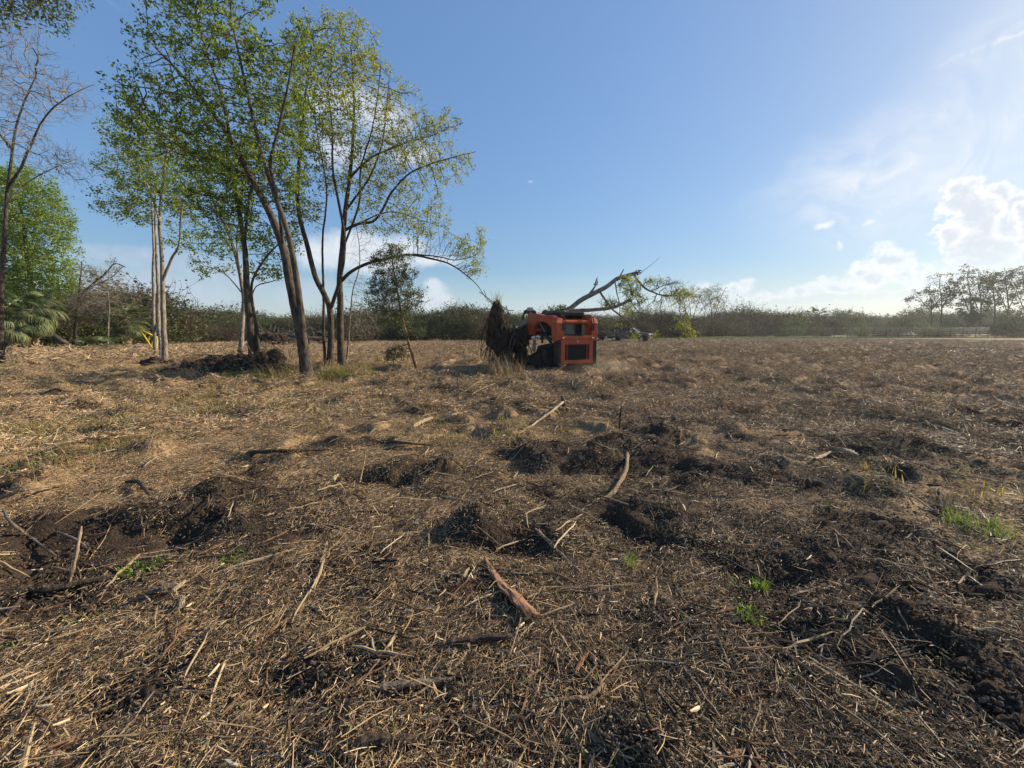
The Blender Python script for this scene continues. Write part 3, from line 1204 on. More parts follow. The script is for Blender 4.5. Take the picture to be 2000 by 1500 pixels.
def make_tree(name, base, t, label, cat='tree', group=None, leaf=None, bark='bark', twigmat=None, split=0.035, tip=0.0035, power=2.3, flare=0.5, crown='crown', leafmat='leaf'):
    """hangs trunk, branches and crown under an empty at the foot of the tree"""
    t.radii(tip, power)
    root = empty(name, base, 0, label, cat, group)
    off = np.array(base)
    thick, thin = t.wood(split, flare)
    for mb, nm, mt in ((thick, 'trunk', bark), (thin, 'branches', twigmat or bark)):
        if mb.n:
            mb.v = [v - off for v in mb.v]
            mb.build(nm, M[mt], root, smooth=True, normals=False)
    if leaf:
        mb = tree_leaves(t, **leaf)
        mb.v = [v - off for v in mb.v]
        mb.build(crown, M[leafmat], root, normals=False)
    return root


GREEN = [(0.16, 0.23, 0.04), (0.20, 0.265, 0.045), (0.25, 0.30, 0.055), (0.12, 0.18, 0.038), (0.09, 0.14, 0.036)]
LIME = [(0.28, 0.32, 0.08), (0.33, 0.34, 0.10), (0.22, 0.275, 0.065), (0.35, 0.33, 0.12)]
DARKG = [(0.08, 0.13, 0.035), (0.11, 0.17, 0.038), (0.15, 0.21, 0.042)]


def line(pts, Y0, Y1=None):
    n = len(pts)
    Y1 = Y0 if Y1 is None else Y1
    return [P(px, py, Y0 + (Y1 - Y0) * i / max(1, n - 1)) for i, (px, py) in enumerate(pts)]


def foot(px, py):
    g = on_ground(px, py)
    return np.array([g[0], g[1], g[2] - 0.05])


CL = 'trees of the open grove left of the loader'
# 1. the pale slender twin on the left
b = foot(322, 712); Y = b[1]
t = Tree(0.17, 11)
t.stem_line([b] + line([(320, 640), (318, 560), (316, 500), (312, 430), (320, 340), (335, 260)], Y, Y + .4), .115, .03)
t.stem_line(line([(318, 545), (335, 505), (349, 480), (352, 440), (358, 390)], Y, Y - .5), .06, .022)
t.stem_line(line([(314, 440), (290, 370), (262, 300), (240, 250)], Y, Y + .8), .04, .016)
at = crown_points([(285, 300, 85, 70), (250, 395, 58, 45), (335, 350, 60, 75), (352, 440, 36, 55), (290, 380, 60, 55)], Y, 1000, t.rng, 1.0)
t.grow(at, 2.2, .24).twigs(500, .25, .01)
make_tree('slender_tree', b, t, 'slender pale trunk with a fork halfway up, at the left end of the grove', 'tree', CL,
          dict(per=8, size=.105, spread=.07, cols=GREEN[:3] + DARKG, rmax=.011, rng=t.rng, keep=.62, ends=.2), 'bark_pale', 'bark_pale', tip=.004)
b = foot(303, 698); Y = b[1]
t = Tree(0.18, 12)
t.stem_line([b] + line([(300, 620), (298, 540), (299, 480), (296, 420), (292, 340), (280, 270)], Y, Y + .3), .085, .026)
t2 = foot(317, 702)
t.stem_line([t2] + line([(310, 620), (308, 560), (304, 470), (303, 400), (308, 330)], Y + .3, Y + .6), .11, .03)
at = crown_points([(270, 330, 75, 55), (225, 405, 38, 30), (300, 280, 60, 60), (240, 340, 40, 40), (205, 330, 22, 22)], Y, 800, t.rng, 1.0)
t.grow(at, 2.2, .25).twigs(400, .25, .01)
make_tree('slender_tree', b, t, 'close pair of pale trunks just behind the leftmost slender tree of the grove', 'tree', CL,
          dict(per=8, size=.11, spread=.075, cols=GREEN[:3] + DARKG, rmax=.011, rng=t.rng, keep=.62, ends=.2), 'bark_pale', 'bark_pale', tip=.004)
# 2. the dark cluster rising out of the brush mound
b = foot(497, 728); Y = b[1]
t = Tree(0.15, 21)
t.stem_line([b] + line([(488, 640), (481, 570), (478, 500), (466, 410), (448, 320), (440, 250)], Y, Y + .5), .15, .028)
t.stem_line([foot(508, 727)] + line([(500, 640), (493, 590), (492, 555), (505, 525), (530, 490), (560, 460)], Y - .1, Y - .9), .075, .018)
t.stem_line(line([(478, 480), (485, 400), (500, 330), (520, 270)], Y, Y - .6), .05, .018)
t.stem_line(line([(490, 590), (500, 560), (530, 550), (560, 540)], Y, Y + .7), .028, .012)
at = crown_points([(440, 360, 80, 80), (505, 350, 60, 80), (540, 470, 48, 40), (465, 430, 60, 50), (410, 300, 50, 50), (520, 530, 34, 22)], Y, 1500, t.rng, 1.0)
t.grow(at, 2.0, .2).twigs(800, .22, .01)
make_tree('grove_tree', b, t, 'dark cluster of upright stems rising from the brush mound, with drooping dark leaves', 'tree', CL,
          dict(per=8, size=.09, spread=.06, cols=DARKG + GREEN[:2], rmax=.010, rng=t.rng, keep=.62, ends=.2), 'bark', 'bark', tip=.0044, power=2.15)
b = foot(469, 700); Y = b[1]
t = Tree(0.17, 22)
t.stem_line([b] + line([(473, 640), (476, 600), (474, 560), (455, 480), (420, 400), (385, 340)], Y, Y + .3), .13, .025)
t.stem_line(line([(474, 575), (450, 545), (430, 530), (405, 520)], Y, Y - .6), .034, .014)
t.stem_line(line([(470, 540), (462, 470), (470, 400), (455, 350)], Y, Y + .8), .05, .018)
at = crown_points([(400, 400, 60, 70), (385, 340, 50, 50), (408, 470, 48, 36), (405, 525, 40, 18), (445, 440, 50, 60), (450, 360, 40, 40)], Y, 1200, t.rng, 1.0)
t.grow(at, 2.2, .24).twigs(600, .26, .01)
make_tree('grove_tree', b, t, 'pale mottled trunk leaning left just behind the dark cluster of stems', 'tree', CL,
          dict(per=8, size=.105, spread=.07, cols=DARKG + GREEN[:3], rmax=.011, rng=t.rng, keep=.62, ends=.2), 'bark_pale', 'bark', tip=.004)
# 3. the big leaning twin
b = foot(600, 738); Y = b[1]
t = Tree(0.15, 31)
t.stem_line([b] + line([(590, 660), (578, 600), (566, 540), (552, 478), (525, 410), (490, 345), (450, 270), (400, 200), (345, 135), (310, 100)], Y, Y + .4), .175, .024)
t.stem_line(line([(594, 690), (589, 620), (580, 540), (566, 470), (540, 390), (515, 310), (492, 220), (470, 120), (452, 40)], Y - .05, Y - .5), .105, .022)
t.stem_line(line([(552, 478), (545, 400), (530, 320), (548, 240), (565, 150), (575, 90)], Y, Y - 1.1), .055, .018)
t.stem_line(line([(490, 345), (430, 320), (360, 290), (290, 250)], Y, Y + 1.2), .05, .015)
t.stem_line(line([(450, 270), (430, 180), (400, 90), (380, 20)], Y, Y + .8), .045, .015)
t.stem_line(line([(400, 200), (330, 180), (270, 170), (225, 165)], Y, Y - .7), .03, .010)
at = crown_points([(385, 60, 105, 75), (330, 190, 85, 85), (455, 150, 90, 120), (540, 190, 70, 110), (300, 265, 75, 55), (400, 260, 90, 90), (250, 250, 38, 40),
                   (450, -40, 90, 60), (350, -20, 70, 50), (500, 330, 70, 70), (565, 330, 40, 70), (225, 170, 26, 26), (590, 100, 40, 50), (285, 120, 30, 50)], Y, 3300, t.rng, 0.95)
t.grow(at, 2.0, .19).twigs(1800, .22, .01)
make_tree('grove_tree', b, t, 'big dark twin trunk leaning far left over the grove, with the widest dense green crown', 'tree', CL,
          dict(per=7, size=.090, spread=.060, cols=GREEN, rmax=.010, rng=t.rng, keep=.66, ends=.16), 'bark', 'bark', tip=.0043, power=2.15)
# low sprays on its trunk
# 4. right group: a forked pale trunk and a straight one
b = foot(645, 722); Y = b[1]
t = Tree(0.16, 41)
t.stem_line([b] + line([(646, 660), (644, 605), (632, 572), (615, 540), (600, 480), (582, 400), (584, 330), (592, 250), (600, 150), (612, 60)], Y, Y + .2), .135, .022)
t.stem_line(line([(645, 606), (655, 575), (664, 540), (672, 470), (662, 400), (650, 330), (648, 250), (640, 170)], Y, Y - .6), .075, .022)
t.stem_line([foot(636, 716)] + line([(632, 650), (632, 560), (630, 470), (638, 380), (625, 290), (610, 210)], Y + .1, Y + .6), .06, .016)
at = crown_points([(615, 110, 60, 75), (640, 200, 60, 90), (590, 240, 40, 90), (640, 320, 50, 60), (590, 400, 30, 60), (660, 90, 45, 60), (560, 440, 28, 40)], Y, 1500, t.rng, 1.0)
t.grow(at, 2.1, .22).twigs(900, .24, .01)
make_tree('grove_tree', b, t, 'pale trunk forking low into a wide Y beside the big leaning trunk', 'tree', CL,
          dict(per=9, size=.088, spread=.066, cols=LIME + GREEN[:3], rmax=.010, rng=t.rng, keep=.66, ends=.16), 'bark', 'bark', tip=.0044, power=2.15)
b = foot(668, 716); Y = b[1]
t = Tree(0.16, 42)
t.stem_line([b] + line([(664, 650), (664, 590), (663, 545), (670, 470), (676, 400), (685, 330), (690, 260), (690, 180), (685, 90)], Y, Y + .3), .165, .022)
t.stem_line(line([(665, 550), (690, 528), (725, 512), (765, 503), (800, 496), (845, 505), (880, 515), (915, 540), (935, 560), (955, 592)], Y, Y - 1.0), .075, .008)
t.stem_line(line([(800, 496), (850, 500), (890, 508), (925, 500), (940, 485)], Y - .6, Y - 1.3), .03, .008)
t.stem_line(line([(672, 450), (700, 438), (730, 432), (750, 405), (765, 375), (800, 340), (850, 318), (930, 296)], Y, Y - .6), .06, .010)
t.stem_line(line([(684, 345), (730, 305), (790, 280), (850, 262), (905, 240)], Y, Y + .8), .05, .010)
t.stem_line(line([(676, 410), (720, 350), (745, 290), (755, 220), (760, 150)], Y, Y + .2), .05, .012)
t.stem_line(line([(668, 490), (700, 400), (705, 330), (730, 230), (745, 120)], Y, Y - .9), .05, .012)
t.stem_line(line([(700, 438), (760, 415), (820, 430), (870, 445)], Y, Y + .7), .03, .010)
at = crown_points([(720, 190, 75, 75), (775, 240, 70, 70), (700, 100, 45, 70), (830, 270, 60, 48), (870, 320, 60, 36), (800, 340, 80, 60), (820, 420, 70, 40), (720, 320, 70, 80),
                   (925, 490, 28, 48), (870, 480, 50, 28), (880, 240, 26, 28), (740, 420, 60, 40)], Y, 2600, t.rng, 1.0)
t.grow(at, 2.1, .2).twigs(1700, .24, .01, droop=.06)
make_tree('grove_tree', b, t, 'straight mottled trunk with a long limb arching right and sparse lime young leaves', 'tree', CL,
          dict(per=10, size=.084, spread=.068, cols=LIME, rmax=.0095, rng=t.rng, keep=.54, ends=.14), 'bark', 'bark', tip=.0043, power=2.15)
# thin dead stems close behind them
b = foot(677, 705); Y = b[1]
t = Tree(0.17, 43)
t.stem_line([b] + line([(682, 650), (685, 600), (690, 560), (702, 520), (700, 470), (690, 420)], Y, Y + .4), .05, .012)
at = crown_points([(700, 560, 25, 50), (720, 620, 40, 30), (705, 480, 26, 50)], Y, 160, t.rng, 1.0)
t.grow(at, 2, .25).twigs(300, .5, .01, 4, .25)
make_tree('dead_sapling', b, t, 'thin dead vine tangled stem with hanging bare twigs right of the straight trunk', 'sapling', None, None, 'bark_pale', 'bark_pale', tip=.004)

# 5. the leaning cedar
b = foot(816, 728); Y = b[1]
t = Tree(0.13, 51)
t.stem_line([b] + line([(808, 700), (797, 665), (787, 625), (780, 590), (772, 545), (765, 500), (760, 475)], Y, Y + .4), .065, .018)
at = crown_points([(770, 500, 36, 30), (745, 520, 26, 26), (790, 535, 24, 30), (750, 580, 34, 36), (800, 580, 27, 26), (770, 560, 40, 40), (770, 622, 34, 22), (735, 560, 18, 24), (805, 650, 30, 12), (770, 690, 22, 16), (722, 590, 10, 14), (822, 578, 10, 12)], Y, 1250, t.rng, 1.0, .0)
t.grow(at, 1.6, .16).twigs(700, .16, .01)
CEDAR = [(0.085, 0.11, 0.055), (0.11, 0.135, 0.06), (0.065, 0.085, 0.05), (0.135, 0.14, 0.07)]
make_tree('cedar_tree', b, t, 'small leaning cedar with dense grey green foliage between the grove and the loader', 'tree', None,
          dict(per=7, size=.06, spread=.05, cols=CEDAR, rmax=.0075, rng=t.rng, aspect=.5, keep=.78), 'bark_red', 'bark', tip=.003, leafmat='leaf_dark')

# 6. tall bare tree at the left edge
b = foot(4, 716); Y = b[1]
t = Tree(0.19, 61)
t.stem_line([b] + line([(2, 640), (3, 560), (6, 480), (10, 400), (18, 330), (26, 265), (45, 200), (70, 150)], Y, Y + .6), .105, .02)
t.stem_line(line([(12, 370), (40, 330), (62, 280), (90, 225), (130, 190), (185, 165)], Y, Y - .4), .05, .010)
t.stem_line(line([(22, 290), (-30, 220), (-50, 150), (-60, 60)], Y, Y - .4), .05, .010)
t.stem_line(line([(10, 400), (50, 360), (100, 330), (150, 310)], Y, Y + .8), .035, .010)
at = crown_points([(70, 180, 70, 55), (120, 185, 55, 40), (40, 100, 60, 45), (70, 290, 60, 45), (120, 320, 45, 25), (-60, 160, 80, 100), (20, 230, 50, 50), (140, 330, 40, 30), (15, 60, 50, 50)], Y, 1900, t.rng, 1.0)
t.grow(at, 2.6, .22, jit=.25).twigs(2600, .42, .01, 4)
make_tree('bare_tree', b, t, 'tall bare leafless tree at the left edge of the field with fine grey twigs', 'tree', None, None, 'bark', 'bark_pale', tip=.0042)
# 7. the leafy branch hanging in at the top left belongs to a tree out of view
Y = 9.0
b = np.array([-16.5, 8.6, 0.0]); b[2] = Hs(b[0], b[1]) - .05
t = Tree(0.14, 71)
t.stem_line([b, b + (0.2, 0, 3), b + (0.6, .1, 6), b + (1.2, .2, 8.2)], .26, .16)
t.stem_line([b + (1.2, .2, 8.2), b + (2.4, .3, 9.0)] + line([(-120, -30), (-40, -20), (40, -8), (110, 8)], Y, Y), .09, .01)
at = crown_points([(85, 8, 50, 26), (110, 20, 28, 20), (25, -10, 60, 30), (10, 32, 16, 16), (-60, -30, 80, 50), (30, -60, 120, 50)], Y, 900, t.rng, .9)
t.grow(at, 1.6, .14).twigs(700, .2, .01, 3, .2)
make_tree('evergreen_tree', b, t, 'dark leafy branch hanging into the top left corner of the sky', 'tree', None,
          dict(per=5, size=.085, spread=.06, cols=DARKG + CEDAR, rmax=.010, rng=t.rng, aspect=.4, droop=.8, keep=.55, ends=.3), 'bark', 'bark', tip=.003, leafmat='leaf_dark')

# 8. dense bright green tree behind the palms on the left
b = foot(60, 684); Y = b[1] + 3
t = Tree(0.32, 81)
t.stem_line([b + (0, 3, 0)] + line([(62, 620), (60, 560), (50, 480), (40, 400)], Y, Y), .25, .08)
at = crown_points([(40, 410, 70, 75), (85, 440, 48, 55), (100, 510, 48, 48), (50, 520, 70, 50), (-20, 400, 60, 80), (60, 370, 50, 42), (-60, 480, 80, 100), (20, 350, 40, 25), (70, 560, 60, 40), (20, 580, 60, 40), (120, 545, 26, 36)], Y, 3000, t.rng, 1.0)
t.grow(at, 4.5, .34).twigs(1200, .5, .01)
BRIGHT = [(0.17, 0.26, 0.04), (0.21, 0.29, 0.045), (0.13, 0.20, 0.038), (0.25, 0.30, 0.06)]
make_tree('broadleaf_tree', b, t, 'rounded bright green leafy tree behind the drooping palm on the left', 'tree', None,
          dict(per=8, size=.17, spread=.19, cols=BRIGHT, rmax=.024, rng=t.rng, keep=1.0), 'bark', 'bark', split=.06, tip=.007)


# ------------------------------------------------------------------ palms
def frond_mesh(name, rng, stalk, blade, n=26, cols=((0.07, 0.105, 0.038), (0.115, 0.145, 0.055)), droop=0.6, mat='leaf_dark'):
    """a fan leaf on a curved stalk; it grows out along +X from the origin"""
    mb = MB()
    k = 7
    s = np.linspace(0, 1, k)
    st = np.stack([stalk * s, np.zeros(k), -0.22 * stalk * s ** 2.2], -1)
    mb.tube(st, np.linspace(.022, .010, k), 4, cols[0])
    o = st[-1]
    a0 = math.atan2(st[-1][2] - st[-2][2], st[-1][0] - st[-2][0])
    for i in range(n):
        u = (i / (n - 1) - .5) * 2
        ang = u * R(112) + rng.normal(0, .03)
        L = blade * (1 - .35 * abs(u) ** 2) * rng.uniform(.85, 1.08)
        d = np.array([math.cos(ang) * math.cos(a0), math.sin(ang), math.sin(a0) * math.cos(ang) + .10 * math.cos(u * 2)])
        d /= np.linalg.norm(d)
        sd = np.cross(d, (0, 0, 1.0))
        sd /= np.linalg.norm(sd)
        q, pts = o.copy(), [o.copy()]
        m = 5
        for j in range(m):
            d = d + np.array([0, 0, -droop * (j + .5) / m * (1.1 if j > 1 else .5)])
            d /= np.linalg.norm(d)
            q = q + d * L / m
            pts.append(q.copy())
        pts = np.array(pts)
        w = np.array([.006, .021, .024, .017, .009, .001]) * blade * 1.25
        fold = np.array([0, 0, 0.010])
        V = np.stack([pts - sd * w[:, None] + fold, pts, pts + sd * w[:, None] + fold], 1).reshape(-1, 3)
        Q = []
        for j in range(m):
            for e in range(2):
                Q.append((j * 3 + e, j * 3 + e + 1, j * 3 + 3 + e + 1, j * 3 + 3 + e))
        c = np.array(cols[rng.integers(0, len(cols))]) * rng.uniform(.8, 1.25)
        mb.addq(V, Q, c)
    return mb.mesh(name, M[mat])


frng = np.random.default_rng(5)
FRONDS = [frond_mesh('frond', frng, 1.15, 1.0, droop=.75) for _ in range(3)]
FROND_PALE = [frond_mesh('frond', frng, 1.1, 1.25, 30, ((0.115, 0.14, 0.06), (0.185, 0.20, 0.09)), 1.7) for _ in range(2)]
FROND_STIFF = [frond_mesh('frond', frng, 1.0, .85, 24, ((0.085, 0.11, 0.045), (0.12, 0.14, 0.06), (0.15, 0.15, 0.075)), .3) for _ in range(2)]
FROND_DEAD = [frond_mesh('dead_frond', frng, .9, .9, 20, ((0.25, 0.17, 0.09), (0.18, 0.12, 0.07)), 1.2) for _ in range(2)]


def palm(base, h, r, nf, size, label, rng, pale=0.0, dead=4, group=None, low=-1.25, hang=0.5, stiff=False):
    root = empty('cabbage_palm', base, rng.random() * 6, label, 'palm', group)
    mb = MB()
    k = max(5, int(h / .12))
    zz = np.linspace(-.1, h, k)
    mb.tube(np.stack([.04 * np.sin(zz * 1.3), .03 * np.cos(zz * 1.7), zz], -1), r * (1 + .16 * np.where(np.arange(k) % 2, 1, -1)) * np.linspace(1.1, .95, k), 10)
    for i in range(int(h / .06)):       # old leaf bases
        a, z = rng.random() * 6.28, rng.uniform(.1, h)
        d = np.array([math.cos(a), math.sin(a), 0])
        mb.tube([d * r * .8 + (0, 0, z), d * (r + .08) + (0, 0, z + .10), d * (r + .13) + (0, 0, z + .24)], [.05, .035, .015], 4)
    mb.build('trunk', M['palm_bark'], root, normals=False)
    for i in range(nf + dead):
        if i >= nf:
            pm = FROND_DEAD[i % 2]
        else:
            pm = FROND_PALE[i % 2] if rng.random() < pale else (FROND_STIFF[i % 2] if stiff else FRONDS[i % 3])
        o = bpy.data.objects.new('dead_frond' if i >= nf else 'frond', pm)
        COL.objects.link(o)
        o.parent = root
        o.location = (0, 0, h - .1 + rng.uniform(-.12, .12))
        u = i / max(1, nf - 1)
        tilt = R(78) - u ** .85 * (R(78) - low * hang) if i < nf else R(-62) + rng.normal(0, .12)
        o.rotation_euler = Euler((rng.normal(0, .25), -tilt, i * 2.399 + rng.normal(0, .2)))
        o.scale = (size * rng.uniform(.85, 1.12),) * 3
    return root


M['palm_bark'] = bark_mat('palm boots', (0.09, 0.06, 0.04), (0.36, 0.26, 0.17), .7)
prng = np.random.default_rng(15)
b = foot(28, 690)
palm(b, 2.1, .19, 26, .85, 'short cabbage palm with a bark covered trunk beside the bare tree at the left edge', prng, .35, 5)
b = foot(72, 688)
palm(b, 3.1, .2, 46, 1.0, 'cabbage palm with long pale drooping fan leaves reaching down to the field edge', prng, .5, 3, None, -1.5, 1.0)
b = foot(20, 676)
palm(b, 4.2, .2, 28, 1.0, 'taller dark cabbage palm under the green tree at the left edge', prng, .1, 5)
b = foot(252, 681)
palm(b, 2.7, .2, 52, 1.15, 'dark bushy cabbage palm left of the pale slender trunks', prng, .0, 6, None, -1.5, .95, True)
b = foot(196, 686)
palm(b, .25, .12, 14, .85, 'low dark palm seedling at the foot of the thin bare tree', prng, .1, 0, None, -.3, .5)

# 9. bare and dead trees on the left
b = foot(210, 683); Y = b[1]
t = Tree(0.24, 91)
t.stem_line([b] + line([(211, 640), (212, 600), (211, 560), (213, 530)], Y, Y), .075, .02)
at = crown_points([(205, 560, 42, 32), (235, 575, 26, 34), (175, 590, 40, 30), (220, 540, 25, 20)], Y, 600, t.rng, 1.0, 0)
t.grow(at, 3, .26, jit=.2).twigs(900, .55, .01, 4)
make_tree('bare_tree', b, t, 'thin straight bare tree with a pale stem between the two palms', 'tree', None, None, 'bark_pale', 'bark_pale', tip=.006)
b = foot(150, 681); Y = b[1]
t = Tree(0.24, 92)
t.stem_line([b] + line([(150, 640), (152, 600), (158, 575), (180, 555), (205, 535), (225, 515), (245, 522)], Y, Y), .15, .035, .05)
t.stem_line(line([(153, 590), (155, 560), (158, 530), (160, 510)], Y, Y), .07, .03)
t.stem_line(line([(170, 565), (195, 552), (220, 540), (240, 520)], Y, Y + .4), .06, .02)
at = crown_points([(175, 540, 30, 24), (150, 600, 40, 30), (190, 610, 40, 30), (225, 520, 18, 12), (120, 610, 30, 40)], Y, 420, t.rng, 1.0, 0)
t.grow(at, 3, .28, jit=.25).twigs(1300, .5, .01, 4)
make_tree('dead_tree', b, t, 'broken dead tree leaning right with a ragged top left of the dark bushy palm', 'tree', None,
          dict(per=3, size=.11, spread=.14, cols=[(.14, .12, .06), (.11, .12, .05), (.2, .15, .09)], rmax=.016, rng=t.rng, keep=.5), 'bark', 'bark_pale', tip=.006)
# ------------------------------------------------------------------ thickets round the field
SCRUB = [(0.062, 0.092, 0.030), (0.082, 0.115, 0.036), (0.046, 0.07, 0.028), (0.105, 0.125, 0.042), (0.075, 0.07, 0.04)]
SCRUB_BROWN = [(0.16, 0.115, 0.07), (0.13, 0.10, 0.06), (0.11, 0.10, 0.05), (0.19, 0.13, 0.08)]


def bush(seed, cols, stems=9, leaves=1500, spiky=.5, leafsize=.05, twig=True):
    """a scrubby bush one metre high, as one mesh with two materials"""
    r = np.random.default_rng(seed)
    t = Tree(0.085, seed)
    for i in range(stems):
        a, ln = r.random() * 6.28, r.uniform(.1, .5)
        b = np.array([.12 * math.cos(a), .12 * math.sin(a), -.05])
        d = np.array([math.cos(a) * ln, math.sin(a) * ln, .75])
        t.p.append(b); t.par.append(-1); t.minr.append(.011); t.stem.append(True)
        for s in range(5):
            d = d + r.normal(0, .12, 3)
            b = b + d / np.linalg.norm(d) * .11
            t.p.append(b); t.par.append(len(t.p) - 2); t.minr.append(.009 - s * .001); t.stem.append(True)
    v = r.normal(0, 1, (420, 3))
    v /= np.linalg.norm(v, axis=1)[:, None]
    v = v * (r.random(420) ** .33)[:, None] * np.array([.58, .58, .5]) + np.array([0, 0, .50])
    v = v[v[:, 2] > .05]
    t.grow(v, 1.5, .10, 40).twigs(260, .22 * (1 + spiky), .01)
    t.radii(.0022, 2.4)
    a, b = t.wood(.03)
    mb = MB()
    for q in (a, b):
        if q.n:
            for vv, cc in zip(q.v, q.c):
                pass
            mb.add(np.concatenate(q.v), q.f, (.075, .062, .048))
    nf = len(mb.f)
    P_ = np.array(t.p)
    ix = np.nonzero(t.r < .006)[0]
    ix = ix[r.integers(0, len(ix), leaves)]
    pos = P_[ix] + r.normal(0, .035, (leaves, 3))
    low = np.stack([r.normal(0, .33, leaves // 2), r.normal(0, .33, leaves // 2), r.random(leaves // 2) * .5], -1)
    leaf_quads(mb, np.concatenate([pos, low]), leafsize, r, cols, .6, .2)
    me = mb.mesh('bush', [M['scrub_wood'], M['scrub_leaf']])
    idx = np.zeros(len(me.polygons), np.int32)
    idx[nf:] = 1
    me.polygons.foreach_set('material_index', idx)
    return me


M['scrub_wood'] = vcol_mat('scrub twigs', .9)
M['scrub_leaf'] = leaf_mat('scrub leaves', 1.0, .3, (1.15, 1.1, .6), .2)
BUSHES = [bush(201, SCRUB), bush(202, SCRUB), bush(203, SCRUB, 8, 1800), bush(204, SCRUB_BROWN, 12, 700, 1.2), bush(205, SCRUB_BROWN, 12, 500, 1.4), bush(206, SCRUB, 9, 2200, .2)]


def thicket(name, pts, n, depth, h0, h1, label, seed, picks, wide=1.25, hmod=None):
    """bushes packed along a line of (px, py of the foot, distance) places, depth metres thick"""
    r = np.random.default_rng(seed)
    pts = np.array([[P(a, b, y)[0], y] for a, b, y in pts])
    s = np.linspace(0, 1, len(pts))
    u = np.sort(r.random(n))
    x = np.interp(u, s, pts[:, 0]) + r.normal(0, .4, n)
    v = r.random(n) ** 1.3
    y = np.interp(u, s, pts[:, 1]) + v * depth
    h = r.uniform(h0, h1, n) * (.72 + .55 * v) * (.50 + 1.0 * fbm(u * 16, u * 0 + seed, 3, 3))
    w = h * wide * r.uniform(.8, 1.3, n)
    p = np.stack([x, y, H(x, y) - .1], -1)
    rot = np.stack([r.normal(0, .06, n), r.normal(0, .06, n), r.random(n) * 6.28], -1)
    return scatter(name, p, rot, np.stack([w, w, h], -1), np.array(picks)[r.integers(0, len(picks), n)], BUSHES, label)


thicket('brush_thicket', [(-330, 684, 31), (0, 674, 35), (110, 672, 38), (215, 668, 43)], 150, 8, 2.6, 4.6, 'dark tangled brush behind the palms on the left', 1, [0, 1, 2, 3, 5])
thicket('brush_thicket', [(270, 668, 58), (330, 668, 58), (480, 667, 60), (640, 666, 61)], 150, 14, 2.2, 4.0, 'olive brush behind the grove and the log pile', 2, [0, 1, 2, 3, 5])
thicket('dry_weeds', [(320, 675, 50), (420, 672, 52), (480, 671, 53)], 40, 4, .9, 1.9, 'pale dry weeds in front of the brush behind the slender trunks', 3, [3, 4])
thicket('brush_thicket', [(630, 668, 56), (760, 667, 58), (860, 665, 60), (960, 664, 62), (1060, 663, 66)], 170, 12, 2.8, 4.6, 'tall dark brush between the grove and the loader', 4, [0, 1, 2, 2, 5, 3])
thicket('brush_thicket', [(1030, 662, 68), (1180, 661, 74), (1330, 659, 84), (1450, 658, 96)], 150, 14, 2.8, 4.8, 'brown brush behind the pickup and the loader', 5, [0, 1, 3, 4, 3])
thicket('brush_thicket', [(1400, 658, 104), (1470, 658, 108), (1560, 657, 112), (1640, 657, 118)], 110, 14, 3.0, 6.5, 'brown and olive brush behind the left end of the wire fence', 6, [0, 1, 3, 3, 4])
thicket('far_wood', [(1460, 655, 150), (1650, 654, 150), (1850, 654, 145), (2150, 655, 140)], 260, 30, 5.0, 7.6, 'dark far wood beyond the pasture', 7, [0, 1, 2, 5, 5], 1.1)
thicket('far_wood', [(-700, 650, 120), (0, 650, 130), (500, 650, 130), (1000, 650, 140), (1500, 650, 160), (2100, 650, 180), (2900, 650, 180)], 420, 40, 4.5, 7.5, 'low far woodland along the horizon', 8, [0, 1, 2, 5], 1.5)
thicket('dry_weeds', [(1440, 659, 88), (1560, 659, 87), (1700, 660, 86), (1850, 661, 84), (2050, 662, 82)], 130, 3, .4, 1.3, 'dry weeds along the foot of the wire fence', 9, [3, 4, 4, 0])


# single shrubs and trees of the far edge ---------------------------------------------------------
def far_bush(px, py, Y, h, w, mesh, name, label, cat='shrub', group=None):
    b = P(px, py, Y)
    b[2] = Hs(b[0], b[1]) - .05
    o = bpy.data.objects.new(name, mesh)
    o.location = b
    o.scale = (w, w, h)
    o.rotation_euler = (0, 0, px * .7)
    COL.objects.link(o)
    return tag(o, label, cat, group)


def far_tree(px, Y, stems, blobs, n, label, leaf, seed, name='tall_tree', cat='tree', group=None, step=.5, r0=.2, tip=.018, infl=7, kill=.7, tw=500, twl=.7, bark='bark', leafmat='leaf_dark', leafp='crown'):
    b = P(px, 655, Y)
    b[2] = Hs(b[0], b[1]) - .1
    t = Tree(step, seed)
    first = True
    for pts, ra, rb in stems:
        q = line(pts, Y)
        if first:
            q = [b] + q
            first = False
        t.stem_line(q, ra, rb, .04)
    t.grow(crown_points(blobs, Y, n, t.rng, 1.0, 0), infl, kill).twigs(tw, twl, .01)
    if leaf:
        leaf = dict(leaf, rng=t.rng)
    return make_tree(name, b, t, label, cat, group, leaf, bark, bark, split=.06, tip=tip)


